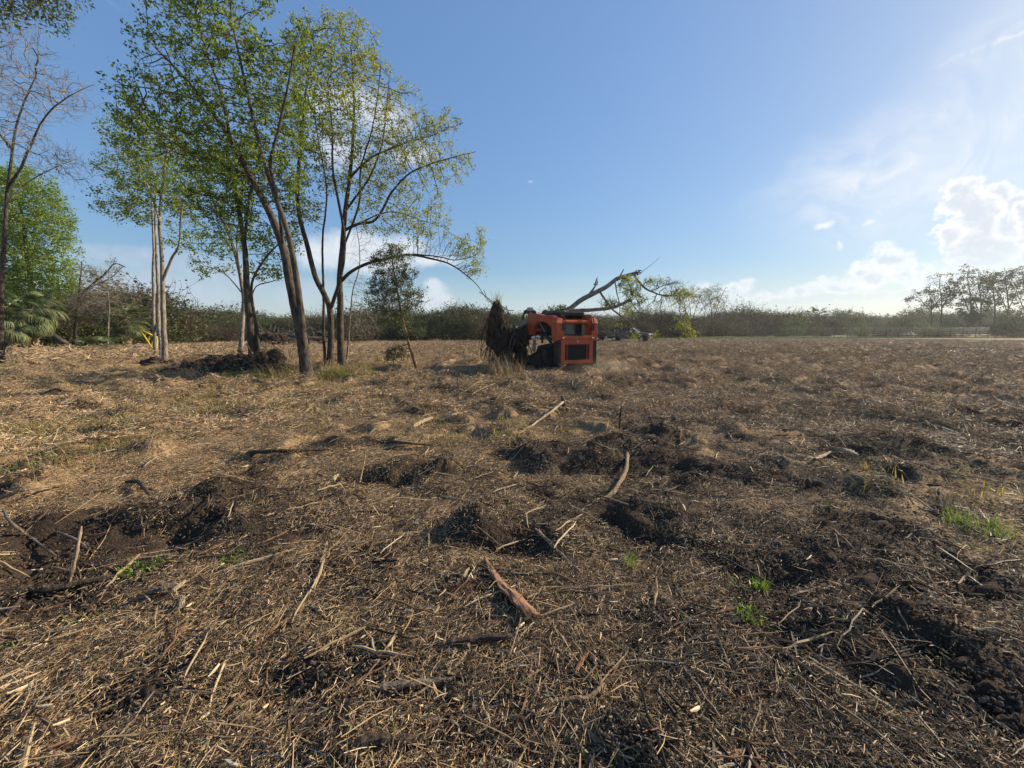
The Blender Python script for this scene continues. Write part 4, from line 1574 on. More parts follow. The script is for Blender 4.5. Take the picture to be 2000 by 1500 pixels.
SIL = [(0.075, 0.075, 0.04), (0.10, 0.085, 0.05), (0.06, 0.06, 0.035)]
RG = 'tall open crowned trees at the right edge of the field'
for k, (px, top, w, Y, lab, sd) in enumerate([
        (1818, 545, 48, 118, 'leftmost of the tall open crowned trees on the right, leaning outward', 301),
        (1838, 528, 46, 120, 'tall open crowned tree second from the left end of its row', 302),
        (1893, 513, 44, 116, 'tallest open crowned tree standing beside the round topped palm', 303),
        (1913, 520, 40, 121, 'thin straight tree just right of the tallest open crowned tree', 304),
        (1940, 524, 44, 117, 'forked open crowned tree in the right part of the row', 305),
        (1968, 520, 46, 119, 'open crowned tree near the right edge behind the dark bush', 306),
        (2002, 514, 50, 116, 'open crowned tree cut by the right edge of the view', 307)]):
    h = 650 - top
    far_tree(px, Y, [([(px + 1, 630), (px + 2, 600), (px, top + h * .4), (px - 3, top + h * .2), (px, top + 10)], .24, .05),
                     ([(px + 2, 604), (px + 14, top + h * .42), (px + w * .6, top + h * .2)], .12, .04),
                     ([(px, 610), (px - 16, top + h * .42), (px - w * .65, top + h * .28)], .11, .04)],
             [(px, top + h * .2, w * .7, h * .2), (px - w * .5, top + h * .38, w * .5, h * .17), (px + w * .5, top + h * .33, w * .5, h * .2), (px, top + h * .48, w * .7, h * .14), (px - w * .7, top + h * .6, w * .3, h * .12)],
             150, lab, dict(per=11, size=.42, spread=.36, cols=SIL, rmax=.05, keep=.38), sd, group=RG, tw=60, kill=.9)
far_bush(1990, 655, 100, 7.5, 7.0, BUSHES[5], 'dark_bush', 'big dark bush at the right edge in front of the tall trees')
far_bush(1962, 655, 104, 4.6, 5.0, BUSHES[2], 'dark_bush', 'smaller dark green bush left of the big bush at the right edge')
far_bush(1660, 655, 128, 6.3, 7.0, BUSHES[5], 'round_tree', 'dark round topped tree left of the tall open crowned trees', 'tree')
far_bush(1760, 655, 128, 7.2, 7.2, BUSHES[5], 'round_tree', 'rounded dark tree at the left foot of the tall trees', 'tree')
far_bush(1500, 655, 128, 6.0, 5.5, BUSHES[2], 'round_tree', 'round dark treetop above the brush behind the fence posts', 'tree')
gb = [bush(220 + i, [(0.13, 0.19, 0.05), (0.17, 0.21, 0.06), (0.10, 0.15, 0.045)], 9, 1500, .6) for i in range(2)]
far_bush(1548, 655, 100, 4.8, 4.8, gb[0], 'green_shrub', 'leafy green shrub behind the middle of the wire fence')
far_bush(1683, 655, 106, 3.6, 3.8, gb[1], 'green_shrub', 'light green shrub standing behind the fence near the white birds')
far_bush(1812, 658, 86, 2.9, 3.4, gb[0], 'green_shrub', 'bright green weedy shrub on the fence line right of the white birds')
far_bush(1845, 657, 108, 4.2, 3.6, gb[1], 'green_shrub', 'pale green shrub under the tallest open crowned tree')
far_bush(1948, 657, 106, 3.8, 3.4, gb[0], 'green_shrub', 'light green bush under the forked tall tree')
far_bush(1728, 659, 86, 1.6, 2.2, BUSHES[4], 'weed_tuft', 'dark dry tuft on the fence line left of the white birds', 'weeds')
far_bush(1838, 660, 85, 1.9, 2.4, BUSHES[4], 'weed_tuft', 'reddish dry tuft on the fence line below the tall trees', 'weeds')
far_bush(1088, 655, 63, 3.4, 3.6, gb[1], 'green_shrub', 'olive shrub rising behind the root ball and the raised arm')
far_bush(962, 655, 52, 3.9, 3.4, BUSHES[3], 'bare_bush', 'straggly bush just left of the root ball top')
far_bush(700, 660, 48, 3.6, 4.2, BUSHES[3], 'bare_bush', 'twiggy leafless bush behind the straight mottled trunk')
for px, sp, lab, sd in [(1352, 36, 'wide leafless shrub with spreading thin stems behind the pickup', 311), (1393, 26, 'narrower leafless shrub right of the wide one behind the field', 312)]:
    far_tree(px, 88, [([(px - 2, 625), (px - 6, 590), (px - 14, 565)], .09, .03), ([(px, 630), (px + 8, 600), (px + 20, 570), (px + 26, 560)], .08, .03), ([(px - 2, 632), (px - 16, 605), (px - sp, 580)], .06, .03), ([(px, 632), (px + 14, 610), (px + sp, 588)], .06, .03)],
             [(px - sp * .4, 585, sp * .7, 26), (px + sp * .45, 585, sp * .7, 26), (px, 575, sp * .7, 20)], 260, lab,
             dict(per=2, size=.2, spread=.2, cols=[(.2, .19, .09), (.16, .15, .07)], rmax=.02, keep=.5), sd, 'bare_shrub', 'shrub', None, .32, tip=.009, infl=5, kill=.42, tw=500, twl=.9)
far_bush(392, 655, 66, 3.7, 4.6, BUSHES[2], 'olive_bush', 'rounded olive bush standing above the brush right of the slender pale trunks')
far_bush(436, 655, 64, 4.1, 4.4, BUSHES[0], 'olive_bush', 'taller olive bush left of the dark cluster of stems')
far_bush(622, 655, 68, 3.4, 4.6, BUSHES[1], 'olive_bush', 'dark bush behind the right end of the log pile')
far_bush(860, 655, 66, 4.7, 4.6, BUSHES[2], 'olive_bush', 'tall green bush in the brush right of the leaning cedar')
far_bush(735, 655, 62, 4.5, 5.0, BUSHES[5], 'olive_bush', 'broad dark bush directly behind the leaning cedar')
far_bush(1285, 655, 84, 3.9, 5.4, BUSHES[2], 'olive_bush', 'green bush in the brush just right of the pickup')
far_bush(1430, 655, 104, 4.0, 6.5, BUSHES[5], 'olive_bush', 'low dark bush right of the two leafless shrubs')
# palms of the far edge
for px, top, Y, sz, lab in [(1592, 609, 122, 1.7, 'small round headed cabbage palm above the brush behind the fence'),
                            (1893, 594, 112, 2.2, 'round headed cabbage palm at the foot of the tallest open tree')]:
    b = P(px, 655, Y)
    b[2] = Hs(b[0], b[1]) - .05
    palm(b, P(px, top, Y)[2] - 1.0 - b[2], .24, 30, sz, lab, np.random.default_rng(px), .05, 2, None, -1.35, .9)

# ------------------------------------------------------------------ wire fence
fx = np.linspace(1455, 1930, 20)
fpts = [P(px, 657, 88 - (px - 1455) / 475 * 5) for px in fx]
froot = empty('wire_fence', (fpts[0][0], fpts[0][1], 0), 0, 'wire fence on thin posts along the far edge of the field on the right', 'fence')
fo = np.array([fpts[0][0], fpts[0][1], 0])
post = MB()
post.tube([(0, 0, -.3), (0, 0, 1.1), (.01, 0, 2.05)], [.055, .05, .045], 6)
post_me = post.mesh('post', M['stick_dark'])
for q in fpts:
    o = bpy.data.objects.new('post', post_me)
    o.parent = froot
    o.location = np.array([q[0], q[1], Hs(q[0], q[1])]) - fo
    o.rotation_euler = (frng.normal(0, .03), frng.normal(0, .03), 0)
    COL.objects.link(o)
M['wire'] = simple_mat('galvanised wire', (.32, .32, .31), .5, .6)
for z in (.25, .65, 1.05, 1.45, 1.75, 2.0):
    wr_ = MB()
    wr_.tube([np.array([q[0], q[1] - .07, Hs(q[0], q[1]) + z]) - fo for q in fpts], .009 if z < 1.9 else .017, 3)
    wr_.build('wire', M['wire'], froot, normals=False)

# white birds standing on the pasture
M['white'] = simple_mat('white plumage', (.85, .85, .83), .7, 0, 5, .05)
M['yellow_bill'] = simple_mat('yellow bill', (.6, .4, .08), .5)


def bird(px, Y, h, rz, upright, label):
    h = h * .8
    b = P(px, 655, Y)
    b[2] = Hs(b[0], b[1]) + .06
    root = empty('white_bird', b, rz, label, 'bird', 'white birds on the pasture')
    mb = MB()
    a = .95 if upright else .35
    body = [(-.42, 0, .50), (-.28, 0, .56), (-.05, 0, .64), (.15, 0, .72), (.26, 0, .82)]
    if upright:
        neck = [(.30, 0, 1.0), (.27, 0, 1.18), (.36, 0, 1.3)]
    else:
        neck = [(.40, 0, .88), (.52, 0, .84), (.62, 0, .72)]
    mb.tube(np.array(body + neck) * h, np.array([.03, .10, .17, .14, .08, .045, .045, .05]) * h, 8)
    mb.build('body', M['white'], root, smooth=True)
    e = np.array(neck[-1])
    mb = MB()
    mb.tube(np.array([e, e + (.18, 0, -.03 if upright else -.12)]) * h, np.array([.022, .004]) * h, 5)
    mb.build('bill', M['yellow_bill'], root)
    for s in (-1, 1):
        mb = MB()
        mb.tube(np.array([(-.02, .06 * s, .58), (.03, .06 * s, .28), (0, .06 * s, 0), (.1, .06 * s, 0)]) * h, .014 * h, 5)
        mb.build('leg', M['stick_dark'], root)


bird(1756, 96, .95, .4, False, 'leftmost of the white birds on the green pasture, bending down')
bird(1767, 97, .95, 2.8, False, 'second white bird from the left on the green pasture')
bird(1773, 98, 1.0, .2, True, 'small upright white bird in the middle of the flock')
bird(1782, 96, 1.35, 3.0, True, 'tallest upright white bird in the flock on the pasture')
bird(1788, 95, .95, .5, False, 'rightmost white bird on the pasture, feeding with head down')

# ------------------------------------------------------------------ compact track loader
M['orange'] = simple_mat('dusty orange red paint', (.44, .075, .022), .5, 0, 2.0, .18, 0, .4, (.25, .16, .10, .45))
M['black_paint'] = simple_mat('dull black paint', (.022, .021, .021), .6, 0, 3, .3, 0, .3, (.13, .10, .075, .35))
M['rubber'] = simple_mat('dusty black rubber', (.018, .017, .016), .9, 0, 6, .4, .3, .2, (.10, .075, .055, .5))
M['steel'] = simple_mat('worn steel', (.36, .34, .32), .42, .85, 6, .3)
M['dark_glass'] = simple_mat('dark glass', (.02, .03, .03), .08, 0, 2, .2, 0, .6)
M['grille'] = simple_mat('black mesh', (.014, .014, .014), .8, 0, 10, .3)
M['decal'] = simple_mat('pale decal', (.75, .68, .60), .5)
HD = R(20)
head = np.array([-math.sin(HD), math.cos(HD), 0])
rear = on_ground(1126, 727)
LOC = rear + head * 1.38
LOC[2] = Hs(LOC[0], LOC[1]) - .02
LD = empty('track_loader', LOC, HD,  'orange red compact track loader seen from behind, lifting an uprooted tree', 'loader')
LD.scale = (1, 1, .97)
# tracks
prof = [(-.98, .52), (-1.06, .40), (-1.02, .24), (-.86, .06), (-.70, 0), (.95, 0), (1.12, .07), (1.22, .20), (1.20, .36), (1.08, .46), (.55, .60), (-.40, .86), (-.62, .90), (-.80, .84)]
for s in (-1, 1):
    x0 = s * .76
    mb = MB()
    mb.prism(prof, 0, x0 - .20, x0 + .20)
    tr_ = mb.build('track', M['rubber'], LD, bevel=.02)
    lug = MB()
    n = len(prof)
    cx, cz = .05, .42
    for i in range(n):
        a, b_ = np.array(prof[i]), np.array(prof[(i + 1) % n])
        Ls = np.linalg.norm(b_ - a)
        k = max(1, int(Ls / .11))
        for j in range(k):
            q = a + (b_ - a) * (j + .5) / k
            an = math.atan2(b_[1] - a[1], b_[0] - a[0])
            lug.box((x0, q[0], q[1]), (.41, .05, .055), (an, 0, 0))
    lug.build('lug', M['rubber'], tr_)
    mb = MB()
    for yy, zz_, rr in ((-.66, .66, .22), (1.0, .25, .20), (-.6, .16, .12), (-.25, .16, .12), (.1, .16, .12), (.45, .16, .12)):
        mb.tube([(x0 + s * .17, yy, zz_), (x0 + s * .225, yy, zz_)], rr, 16)
    mb.build('roller', M['black_paint'], tr_)
    mb = MB()
    mb.prism([(-.5, .25), (.85, .25), (.5, .50), (-.3, .72)], 0, x0 + s * .19, x0 + s * .235)
    mb.build('undercarriage', M['black_paint'], tr_)
# chassis
mb = MB()
mb.prism([(-1.28, .34), (1.05, .30), (1.15, .55), (.95, .95), (-1.2, 1.2), (-1.28, 1.1)], 0, -.54, .54)
mb.box((0, -1.24, .24), (1.3, .16, .22))
mb.build('chassis', M['black_paint'], LD, bevel=.02)
# rear door: frame, mesh, bars
mb = MB()
zb, zt = .36, 1.27
mb.box((-.575, -1.35, (zb + zt) / 2), (.17, .12, zt - zb))
mb.box((.575, -1.35, (zb + zt) / 2), (.17, .12, zt - zb))
mb.box((0, -1.352, zt - .10), (.98, .125, .20))
mb.box((0, -1.352, zb + .07), (.98, .125, .14))
dr = mb.build('rear_door', M['orange'], LD, bevel=.010)
mb = MB()
mb.box((0, -1.345, .79), (.98, .05, .60))
mb.build('grille', M['grille'], dr)
for i in range(9):
    mb = MB()
    mb.box((0, -1.376, .54 + i * .062), (.80, .012, .016))
    mb.build('grille_bar', M['black_paint'], dr)
for s in (-1, 1):
    mb = MB()
    mb.box((s * .405, -1.388, .79), (.022, .02, .60))
    mb.build('trim_bar', M['orange'], dr)
mb = MB()      # small pale emblem on the top rail of the door
mb.box((0.0, -1.419, 1.155), (.012, .006, .05))
mb.box((-.014, -1.419, 1.19), (.012, .006, .045), (0, -.6, 0))
mb.box((.014, -1.419, 1.19), (.012, .006, .045), (0, .6, 0))
mb.build('emblem', M['decal'], dr)
mb = MB()
mb.box((0, -1.30, 1.335), (1.26, .34, .11))
mb.box((-.5, -1.44, 1.30), (.09, .05, .06))
mb.box((.52, -1.44, 1.30), (.09, .05, .06))
mb.build('hood', M['orange'], LD, bevel=.012)
for s in (-1, 1):
    mb = MB()
    mb.box((s * .60, -1.475, 1.315), (.07, .03, .04))
    mb.build('tail_light', M['decal'], LD)
    mb = MB()
    mb.box((s * .725, -1.26, .78), (.13, .34, .90))
    mb.build('corner_guard', M['black_paint'], LD, bevel=.015)
# cab
mb = MB()
for s in (-1, 1):
    for yy in (-.80, .62):
        mb.box((s * .47, yy, 1.6), (.07, .08, 1.1))
    mb.box((s * .47, -.09, 2.10), (.07, 1.5, .07))
mb.box((0, -.80, 1.40), (.9, .07, .08))
cab = mb.build('cab', M['black_paint'], LD, bevel=.01)
mb = MB()
mb.box((0, -.08, 2.21), (1.08, 1.66, .16))
mb.build('roof', M['black_paint'], cab, bevel=.03)
mb = MB()
mb.box((0, -.775, 1.70), (.84, .015, .52))
mb.build('rear_window', M['dark_glass'], cab)
for s in (-1, 1):
    mb = MB()
    mb.box((s * .475, -.09, 1.68), (.012, 1.3, .58))
    mb.build('side_window', M['dark_glass'], cab)
mb = MB()
mb.box((-.05, .0, 1.52), (.5, .14, .60))
mb.box((-.05, .2, 1.22), (.5, .5, .12))
mb.build('seat', M['black_paint'], cab, bevel=.04)
# rear towers and arms
for s in (-1, 1):
    mb = MB()
    x0 = s * .70
    mb.prism([(-1.36, 1.20), (-1.04, 1.16), (-.96, 1.50), (-.98, 1.86), (-1.10, 2.04), (-1.28, 2.02), (-1.40, 1.85), (-1.42, 1.50)], 0, x0 - .13, x0 + .13)
    tw_ = mb.build('rear_tower', M['orange'], LD, bevel=.008)
    mb = MB()
    mb.tube([(x0 - .15, -1.20, 1.88), (x0 + .15, -1.20, 1.88)], .05, 12)
    mb.build('pin', M['steel'], tw_)
    # boom: a plate arm that rises over the cab sides and bends down at the front
    mb = MB()
    mb.prism([(-1.30, 1.78), (-1.05, 1.66), (-.75, 1.78), (-.30, 1.92), (.25, 1.94), (.62, 1.82), (.84, 1.52), (.86, 1.40), (1.38, 1.40), (1.42, 1.50), (1.40, 2.20), (1.30, 2.29), (.60, 2.27), (-.35, 2.16), (-.62, 2.16), (-1.05, 2.12), (-1.28, 2.02)],
             0, x0 - .075 + s * .03, x0 + .075 + s * .03)
    arm = mb.build('lift_arm', M['orange'], LD, bevel=.008)
    mb = MB()
    mb.tube([(x0 - s * .02, -.78, 1.0), (x0 - s * .02, -.1, 1.50)], .055, 10)
    mb.build('lift_cylinder', M['black_paint'], arm)
    mb = MB()
    mb.tube([(x0 - s * .02, -.1, 1.50), (x0 - s * .02, .42, 1.90)], .03, 10)
    mb.build('lift_rod', M['steel'], arm)
    for dx_ in (-.03, .05):
        mb = MB()
        mb.tube([(x0 - s * .16 + dx_, -.95, 2.16), (x0 - s * .14 + dx_, -1.22, 2.16), (x0 - s * .12 + dx_, -1.40, 2.04), (x0 - s * .12 + dx_, -1.47, 1.82), (x0 - s * .13 + dx_, -1.42, 1.58)], .021, 8)
        mb.build('hose', M['rubber'], arm, smooth=True)
mb = MB()
mb.tube([(-.62, -1.22, 1.90), (.62, -1.22, 1.90)], .07, 12)
mb.box((0, -1.2, 1.95), (1.2, .10, .07))
mb.build('cross_tube', M['orange'], LD)
mb = MB()
mb.tube([(-.66, 1.32, 1.60), (.66, 1.32, 1.60)], .06, 12)
mb.build('front_cross_tube', M['orange'], LD)
# lamps on top of the left arm end
for s in (-1,):
    mb = MB()
    mb.tube([(s * .73, 1.28, 2.20), (s * .73, 1.30, 2.42)], .03, 6)
    lp = mb.build('lamp_post', M['black_paint'], LD)
    mb = MB()
    mb.box((s * .73, 1.28, 2.48), (.24, .14, .15))
    mb.build('work_lamp', M['steel'], lp, bevel=.02)
# yellow brown step plate beside the door
mb = MB()
mb.box((-.66, 1.0, .95), (.06, .24, .5), (.2, 0, 0))
mb.build('front_plate', M['wood_pale'], LD, bevel=.02)
# grapple at the front, raised
mb = MB()
mb.box((0, 1.58, 1.72), (1.55, .10, .62))
gr = mb.build('grapple_frame', M['black_paint'], LD, bevel=.02)
for i in range(7):
    x0 = -.78 + i * .26
    mb = MB()
    mb.prism([(1.55, 1.46), (1.62, 1.38), (2.0, 1.34), (2.45, 1.42), (2.62, 1.56), (2.42, 1.52), (2.0, 1.46), (1.66, 1.52)], 0, x0 - .02, x0 + .02)
    mb.build('lower_tine', M['black_paint'], gr)
for s in (-1, 1):
    for i in range(2):
        x0 = s * (.30 + i * .28)
        mb = MB()
        mb.prism([(1.52, 2.02), (1.62, 1.95), (1.80, 2.26), (2.10, 2.36), (2.38, 2.24), (2.52, 1.96), (2.50, 2.24), (2.30, 2.46), (2.0, 2.52), (1.70, 2.42)], 0, x0 - .025, x0 + .025)
        mb.build('upper_jaw', M['black_paint'], gr)
    mb = MB()
    mb.tube([(s * .44, 1.60, 2.0), (s * .44, 1.9, 2.34)], .045, 8)
    mb.build('jaw_cylinder', M['steel'], gr)

# ------------------------------------------------------------------ the uprooted tree in the grapple
gc = LOC + np.array(Matrix.Rotation(HD, 3, 'Z') @ Vector((0, 2.05, 1.72)))      # middle of the grapple
gY = gc[1]
UT = empty('uprooted_tree', (gc[0], gc[1], gc[2]), 0, 'uprooted tree with hanging root ball held across the raised grapple', 'tree')
t = Tree(0.12, 401)
t.stem_line(line([(1006, 642), (1030, 628), (1060, 620), (1090, 612), (1112, 604)], gY - .9, gY + .2) + line([(1135, 586), (1160, 573), (1185, 560), (1205, 545), (1226, 538), (1243, 533)], gY + .4, gY + .8), .145, .08, .012)
t.stem_line(line([(1100, 609), (1140, 606), (1175, 604), (1200, 600), (1228, 587)], gY + .2, gY - .2), .09, .06)
t.stem_line(line([(1150, 578), (1158, 566), (1164, 556)], gY + .5, gY + .4), .07, .03)
t.stem_line(line([(1208, 545), (1214, 534), (1218, 526)], gY + .6, gY + .6), .04, .02)
t.stem_line(line([(1174, 574), (1186, 590), (1197, 604), (1215, 618), (1235, 634), (1260, 655)], gY + .6, gY - .3), .05, .012)
t.stem_line(line([(1202, 553), (1206, 575), (1211, 595), (1210, 612)], gY + .6, gY + .3), .028, .014)
t.stem_line(line([(1238, 538), (1248, 550), (1260, 563), (1274, 570), (1295, 577), (1330, 577), (1348, 568)], gY + .8, gY + .2), .055, .010)
t.stem_line(line([(1272, 569), (1290, 560), (1310, 553), (1325, 548)], gY + .6, gY + .8), .02, .008)
t.stem_line(line([(1250, 556), (1250, 566), (1240, 577), (1228, 584)], gY + .7, gY + .3), .022, .012)
t.stem_line(line([(1240, 540), (1262, 525), (1275, 515), (1288, 503)], gY + .8, gY + 1.2), .012, .005)
t.stem_line(line([(1230, 584), (1240, 600), (1250, 615), (1256, 625)], gY, gY - .3), .014, .006)
at = crown_points([(1232, 565, 18, 26), (1245, 605, 26, 30), (1300, 560, 36, 18), (1218, 636, 20, 12), (1222, 652, 18, 9), (1318, 650, 40, 9), (1330, 648, 24, 12), (1288, 630, 14, 8), (1285, 590, 26, 16), (1190, 590, 22, 10), (1320, 655, 40, 8), (1320, 575, 40, 12), (1290, 555, 40, 14)], gY + .2, 800, t.rng, 1.0, 0)
t.grow(at, 1.6, .17, jit=.2).twigs(1300, .30, .01, 4, .10)
t.radii(.004, 2.3)
thick, thin = t.wood(.03)
for mb, nm in ((thick, 'trunk'), (thin, 'branches')):
    mb.v = [v - gc for v in mb.v]
    mb.build(nm, M['bark_pale' if nm == 'trunk' else 'bark'], UT, smooth=True, normals=False)
mb = tree_leaves(t, 4, .10, .07, LIME + [(0.13, 0.19, 0.05)], .012, t.rng, .4, .1, .8, .27, where=lambda q: (q[:, 0] > P(1180, 600, gY)[0]))
mb.v = [v - gc for v in mb.v]
mb.build('crown', M['leaf'], UT, normals=False)
# torn splinters at the broken ends
mb = MB()
srng = np.random.default_rng(3)
for (px, py, dxy) in ((1243, 533, (10, -4)), (1229, 587, (6, -2)), (1164, 556, (3, -8))):
    for i in range(7):
        a = P(px + srng.normal(0, 2), py + srng.normal(0, 2), gY + .7)
        b_ = P(px + dxy[0] * srng.uniform(.3, 1.4), py + dxy[1] * srng.uniform(0, 2.0), gY + .7 + srng.normal(0, .1))
        mb.tube([a - gc, b_ - gc], [.03, .004], 4)
mb.build('splinters', M['bark'], UT, normals=False)
# vines and leaf litter over the grapple
at = crown_points([(1085, 606, 20, 9), (1098, 602, 12, 9), (1075, 612, 14, 8), (1040, 640, 16, 18), (1032, 630, 10, 14)], gY - .2, 900, srng, 1.0, 0)
mb = leaf_quads(MB(), at - gc, .10, srng, DARKG + GREEN[:2], .5)
mb.build('vine_leaves', M['leaf_dark'], UT, normals=False)


# root ball: two hanging lumps of dark soil with torn roots
def lump(mb, c, r, rng, seed, col=(.05, .036, .027), n=26, rough=.34):
    u = np.linspace(0, 2 * PI, n, endpoint=False)
    v = np.linspace(.04, PI - .04, n // 2)
    U, V = np.meshgrid(u, v)
    X, Y_, Z = np.sin(V) * np.cos(U), np.sin(V) * np.sin(U), np.cos(V)
    d = 1 + rough * (fbm(X * 2.2 + Z * 1.7 + seed, Y_ * 2.2 - Z * 1.1 + 4, seed, 4) - .5) * 2 + .16 * (fbm(X * 8 + Z * 5, Y_ * 8 + Z * 3, seed + 3, 2) - .5)
    pts = np.stack([X * r[0] * d, Y_ * r[1] * d, Z * r[2] * d], -1).reshape(-1, 3) + c
    m = len(v)
    q = [(i * n + j, i * n + (j + 1) % n, (i + 1) * n + (j + 1) % n, (i + 1) * n + j) for i in range(m - 1) for j in range(n)]
    q += [tuple(range(n)), tuple(reversed(range((m - 1) * n, m * n)))]
    mb.add(pts, q, col)


rb = MB()
for px, py, rx, ry, dY, sd in ((970, 632, 17, 34, -1.1, 1), (973, 608, 11, 20, -1.1, 2), (962, 658, 12, 22, -1.0, 9), (980, 668, 16, 32, -1.1, 7), (991, 700, 9, 34, -1.1, 3), (983, 706, 6, 24, -1.2, 13), (1012, 668, 18, 22, -.9, 4), (1019, 702, 13, 30, -.9, 5), (1010, 718, 12, 16, -.9, 14), (1028, 652, 12, 13, -.8, 6), (970, 595, 7, 7, -1.1, 8)):
    c = P(px, py, gY + dY)
    sx = np.linalg.norm(P(px + rx, py, gY + dY) - c)
    sz = np.linalg.norm(P(px, py + ry, gY + dY) - c)
    lump(rb, c - gc, (sx, sx * 1.05, sz), srng, sd, rough=.42, n=40)
rbo = rb.build('root_ball', M['soil'], UT, normals=False, smooth=False)
nroot = MB()
for i in range(620):
    py = srng.uniform(596, 715)
    px = srng.normal(972 + max(0, py - 640) * .35, 9 + max(0, py - 600) * .16)
    a = P(px, py, gY - 1.0 + srng.normal(0, .25))
    side = np.sign(px - 985) or 1
    L = srng.uniform(.25, .9)
    d = np.array([side * srng.uniform(-.2, .4), srng.normal(0, .4), -srng.uniform(.5, 1.5)])
    pts = [a]
    for s in range(4):
        d = d + srng.normal(0, .28, 3) + (0, 0, -.12)
        pts.append(pts[-1] + d / np.linalg.norm(d) * L / 4)
    z0 = Hs(a[0], a[1])
    pts = [q for q in pts if q[2] > z0 - .05]
    if len(pts) > 2:
        nroot.tube(np.array(pts) - gc, np.linspace(srng.uniform(.006, .018), .003, len(pts)), 4)
nroot.build('roots', M['stick_dark'], rbo, normals=False)
pr = MB()
for a, b_ in (((984, 646), (990, 740)), ((1003, 640), (1016, 690)), ((1003, 650), (975, 715)), ((1000, 655), (985, 735)), ((1008, 660), (995, 738)), ((1012, 665), (1042, 712)), ((1022, 668), (1040, 700)), ((1018, 690), (1033, 728)), ((976, 647), (988, 646)), ((974, 650), (980, 720)), ((1028, 690), (1046, 716)),
              ((975, 595), (1003, 632)), ((969, 598), (945, 566)), ((965, 592), (936, 570)), ((985, 600), (1004, 606))):
    q = line([a, ((a[0] + b_[0]) / 2 + srng.normal(0, 3), (a[1] + b_[1]) / 2 + srng.normal(0, 3)), b_], gY - 1.35 + srng.normal(0, .12))
    pr.tube(np.array(resample(q, .2)) - gc, srng.uniform(.012, .022), 5)
pr.build('pale_roots', M['stick_grey'], rbo, normals=False)
# grass still growing on the top of the root ball
g = grass_mesh('tuft', 60, .22, .55, .014, srng, [(.2, .2, .08), (.13, .17, .05), (.35, .28, .14)], .35)
tp = P(970, 596, gY - 1.1) - gc
g.v = [v + tp for v in g.v]
g.build('grass_tuft', M['grass'], UT, normals=False)

# dust stirred up behind the loader
dm, T = mat_new('dust in the air')
vol = T.new('ShaderNodeVolumePrincipled')
vol.inputs['Color'].default_value = (.82, .70, .55, 1)
vol.inputs['Density'].default_value = .07
vol.inputs['Anisotropy'].default_value = .35
o_ = T.new('ShaderNodeOutputMaterial')
T.l.new(vol.outputs[0], o_.inputs['Volume'])
for px, py, w, d_, h in ((1160, 727, 1.3, .9, .5), (1185, 728, 1.3, .9, .32), (1132, 731, .8, .5, .3)):
    c = on_ground(px, py)
    du = MB()
    lump(du, np.zeros(3), (w, d_, h), srng, int(px), n=24, rough=.3)
    o = du.build('dust_cloud', dm, smooth=True)
    o.location = (c[0], c[1] + .1, c[2] + .10)
    tag(o, 'thin tan dust hanging behind the right track of the loader', None, None, 'stuff')
# ------------------------------------------------------------------ dark pickup, trailer and pale car far behind
M['car_dark'] = simple_mat('dark blue grey paint', (.030, .036, .046), .25, 0, 1.5, .15, 0, .5, (.18, .14, .10, .25))
M['chrome'] = simple_mat('chrome', (.75, .76, .78), .14, 1.0, 4, .05)
M['tyre'] = simple_mat('tyre rubber', (.02, .019, .018), .9, 0, 6, .3)
M['car_white'] = simple_mat('off white paint', (.72, .73, .74), .35, 0, 1.5, .08, 0, .5)
M['lamp_glass'] = simple_mat('lamp glass', (.8, .82, .85), .12, 0, 3, .05, 0, .6)
M['tail_red'] = simple_mat('red lamp', (.35, .02, .015), .3)
M['yellow'] = simple_mat('yellow paint', (.62, .44, .03), .5, 0, 2, .15)


def wheel(root, x, y, r, w, side):
    mb = MB()
    mb.tube([(x, y - w / 2, r), (x, y - w * .4, r), (x, y + w * .4, r), (x, y + w / 2, r)], [r * .9, r, r, r * .9], 20)
    wo_ = mb.build('wheel', M['tyre'], root, smooth=False)
    mb = MB()
    mb.tube([(x, y + side * w * .5, r), (x, y + side * (w * .5 + .012), r)], r * .58, 14)
    for i in range(5):
        a = i * 2 * PI / 5
        mb.box((x + math.cos(a) * r * .33, y + side * (w * .5 + .02), r + math.sin(a) * r * .33), (r * .5, .02, .06), (0, -a, 0))
    mb.build('rim', M['steel'], wo_)


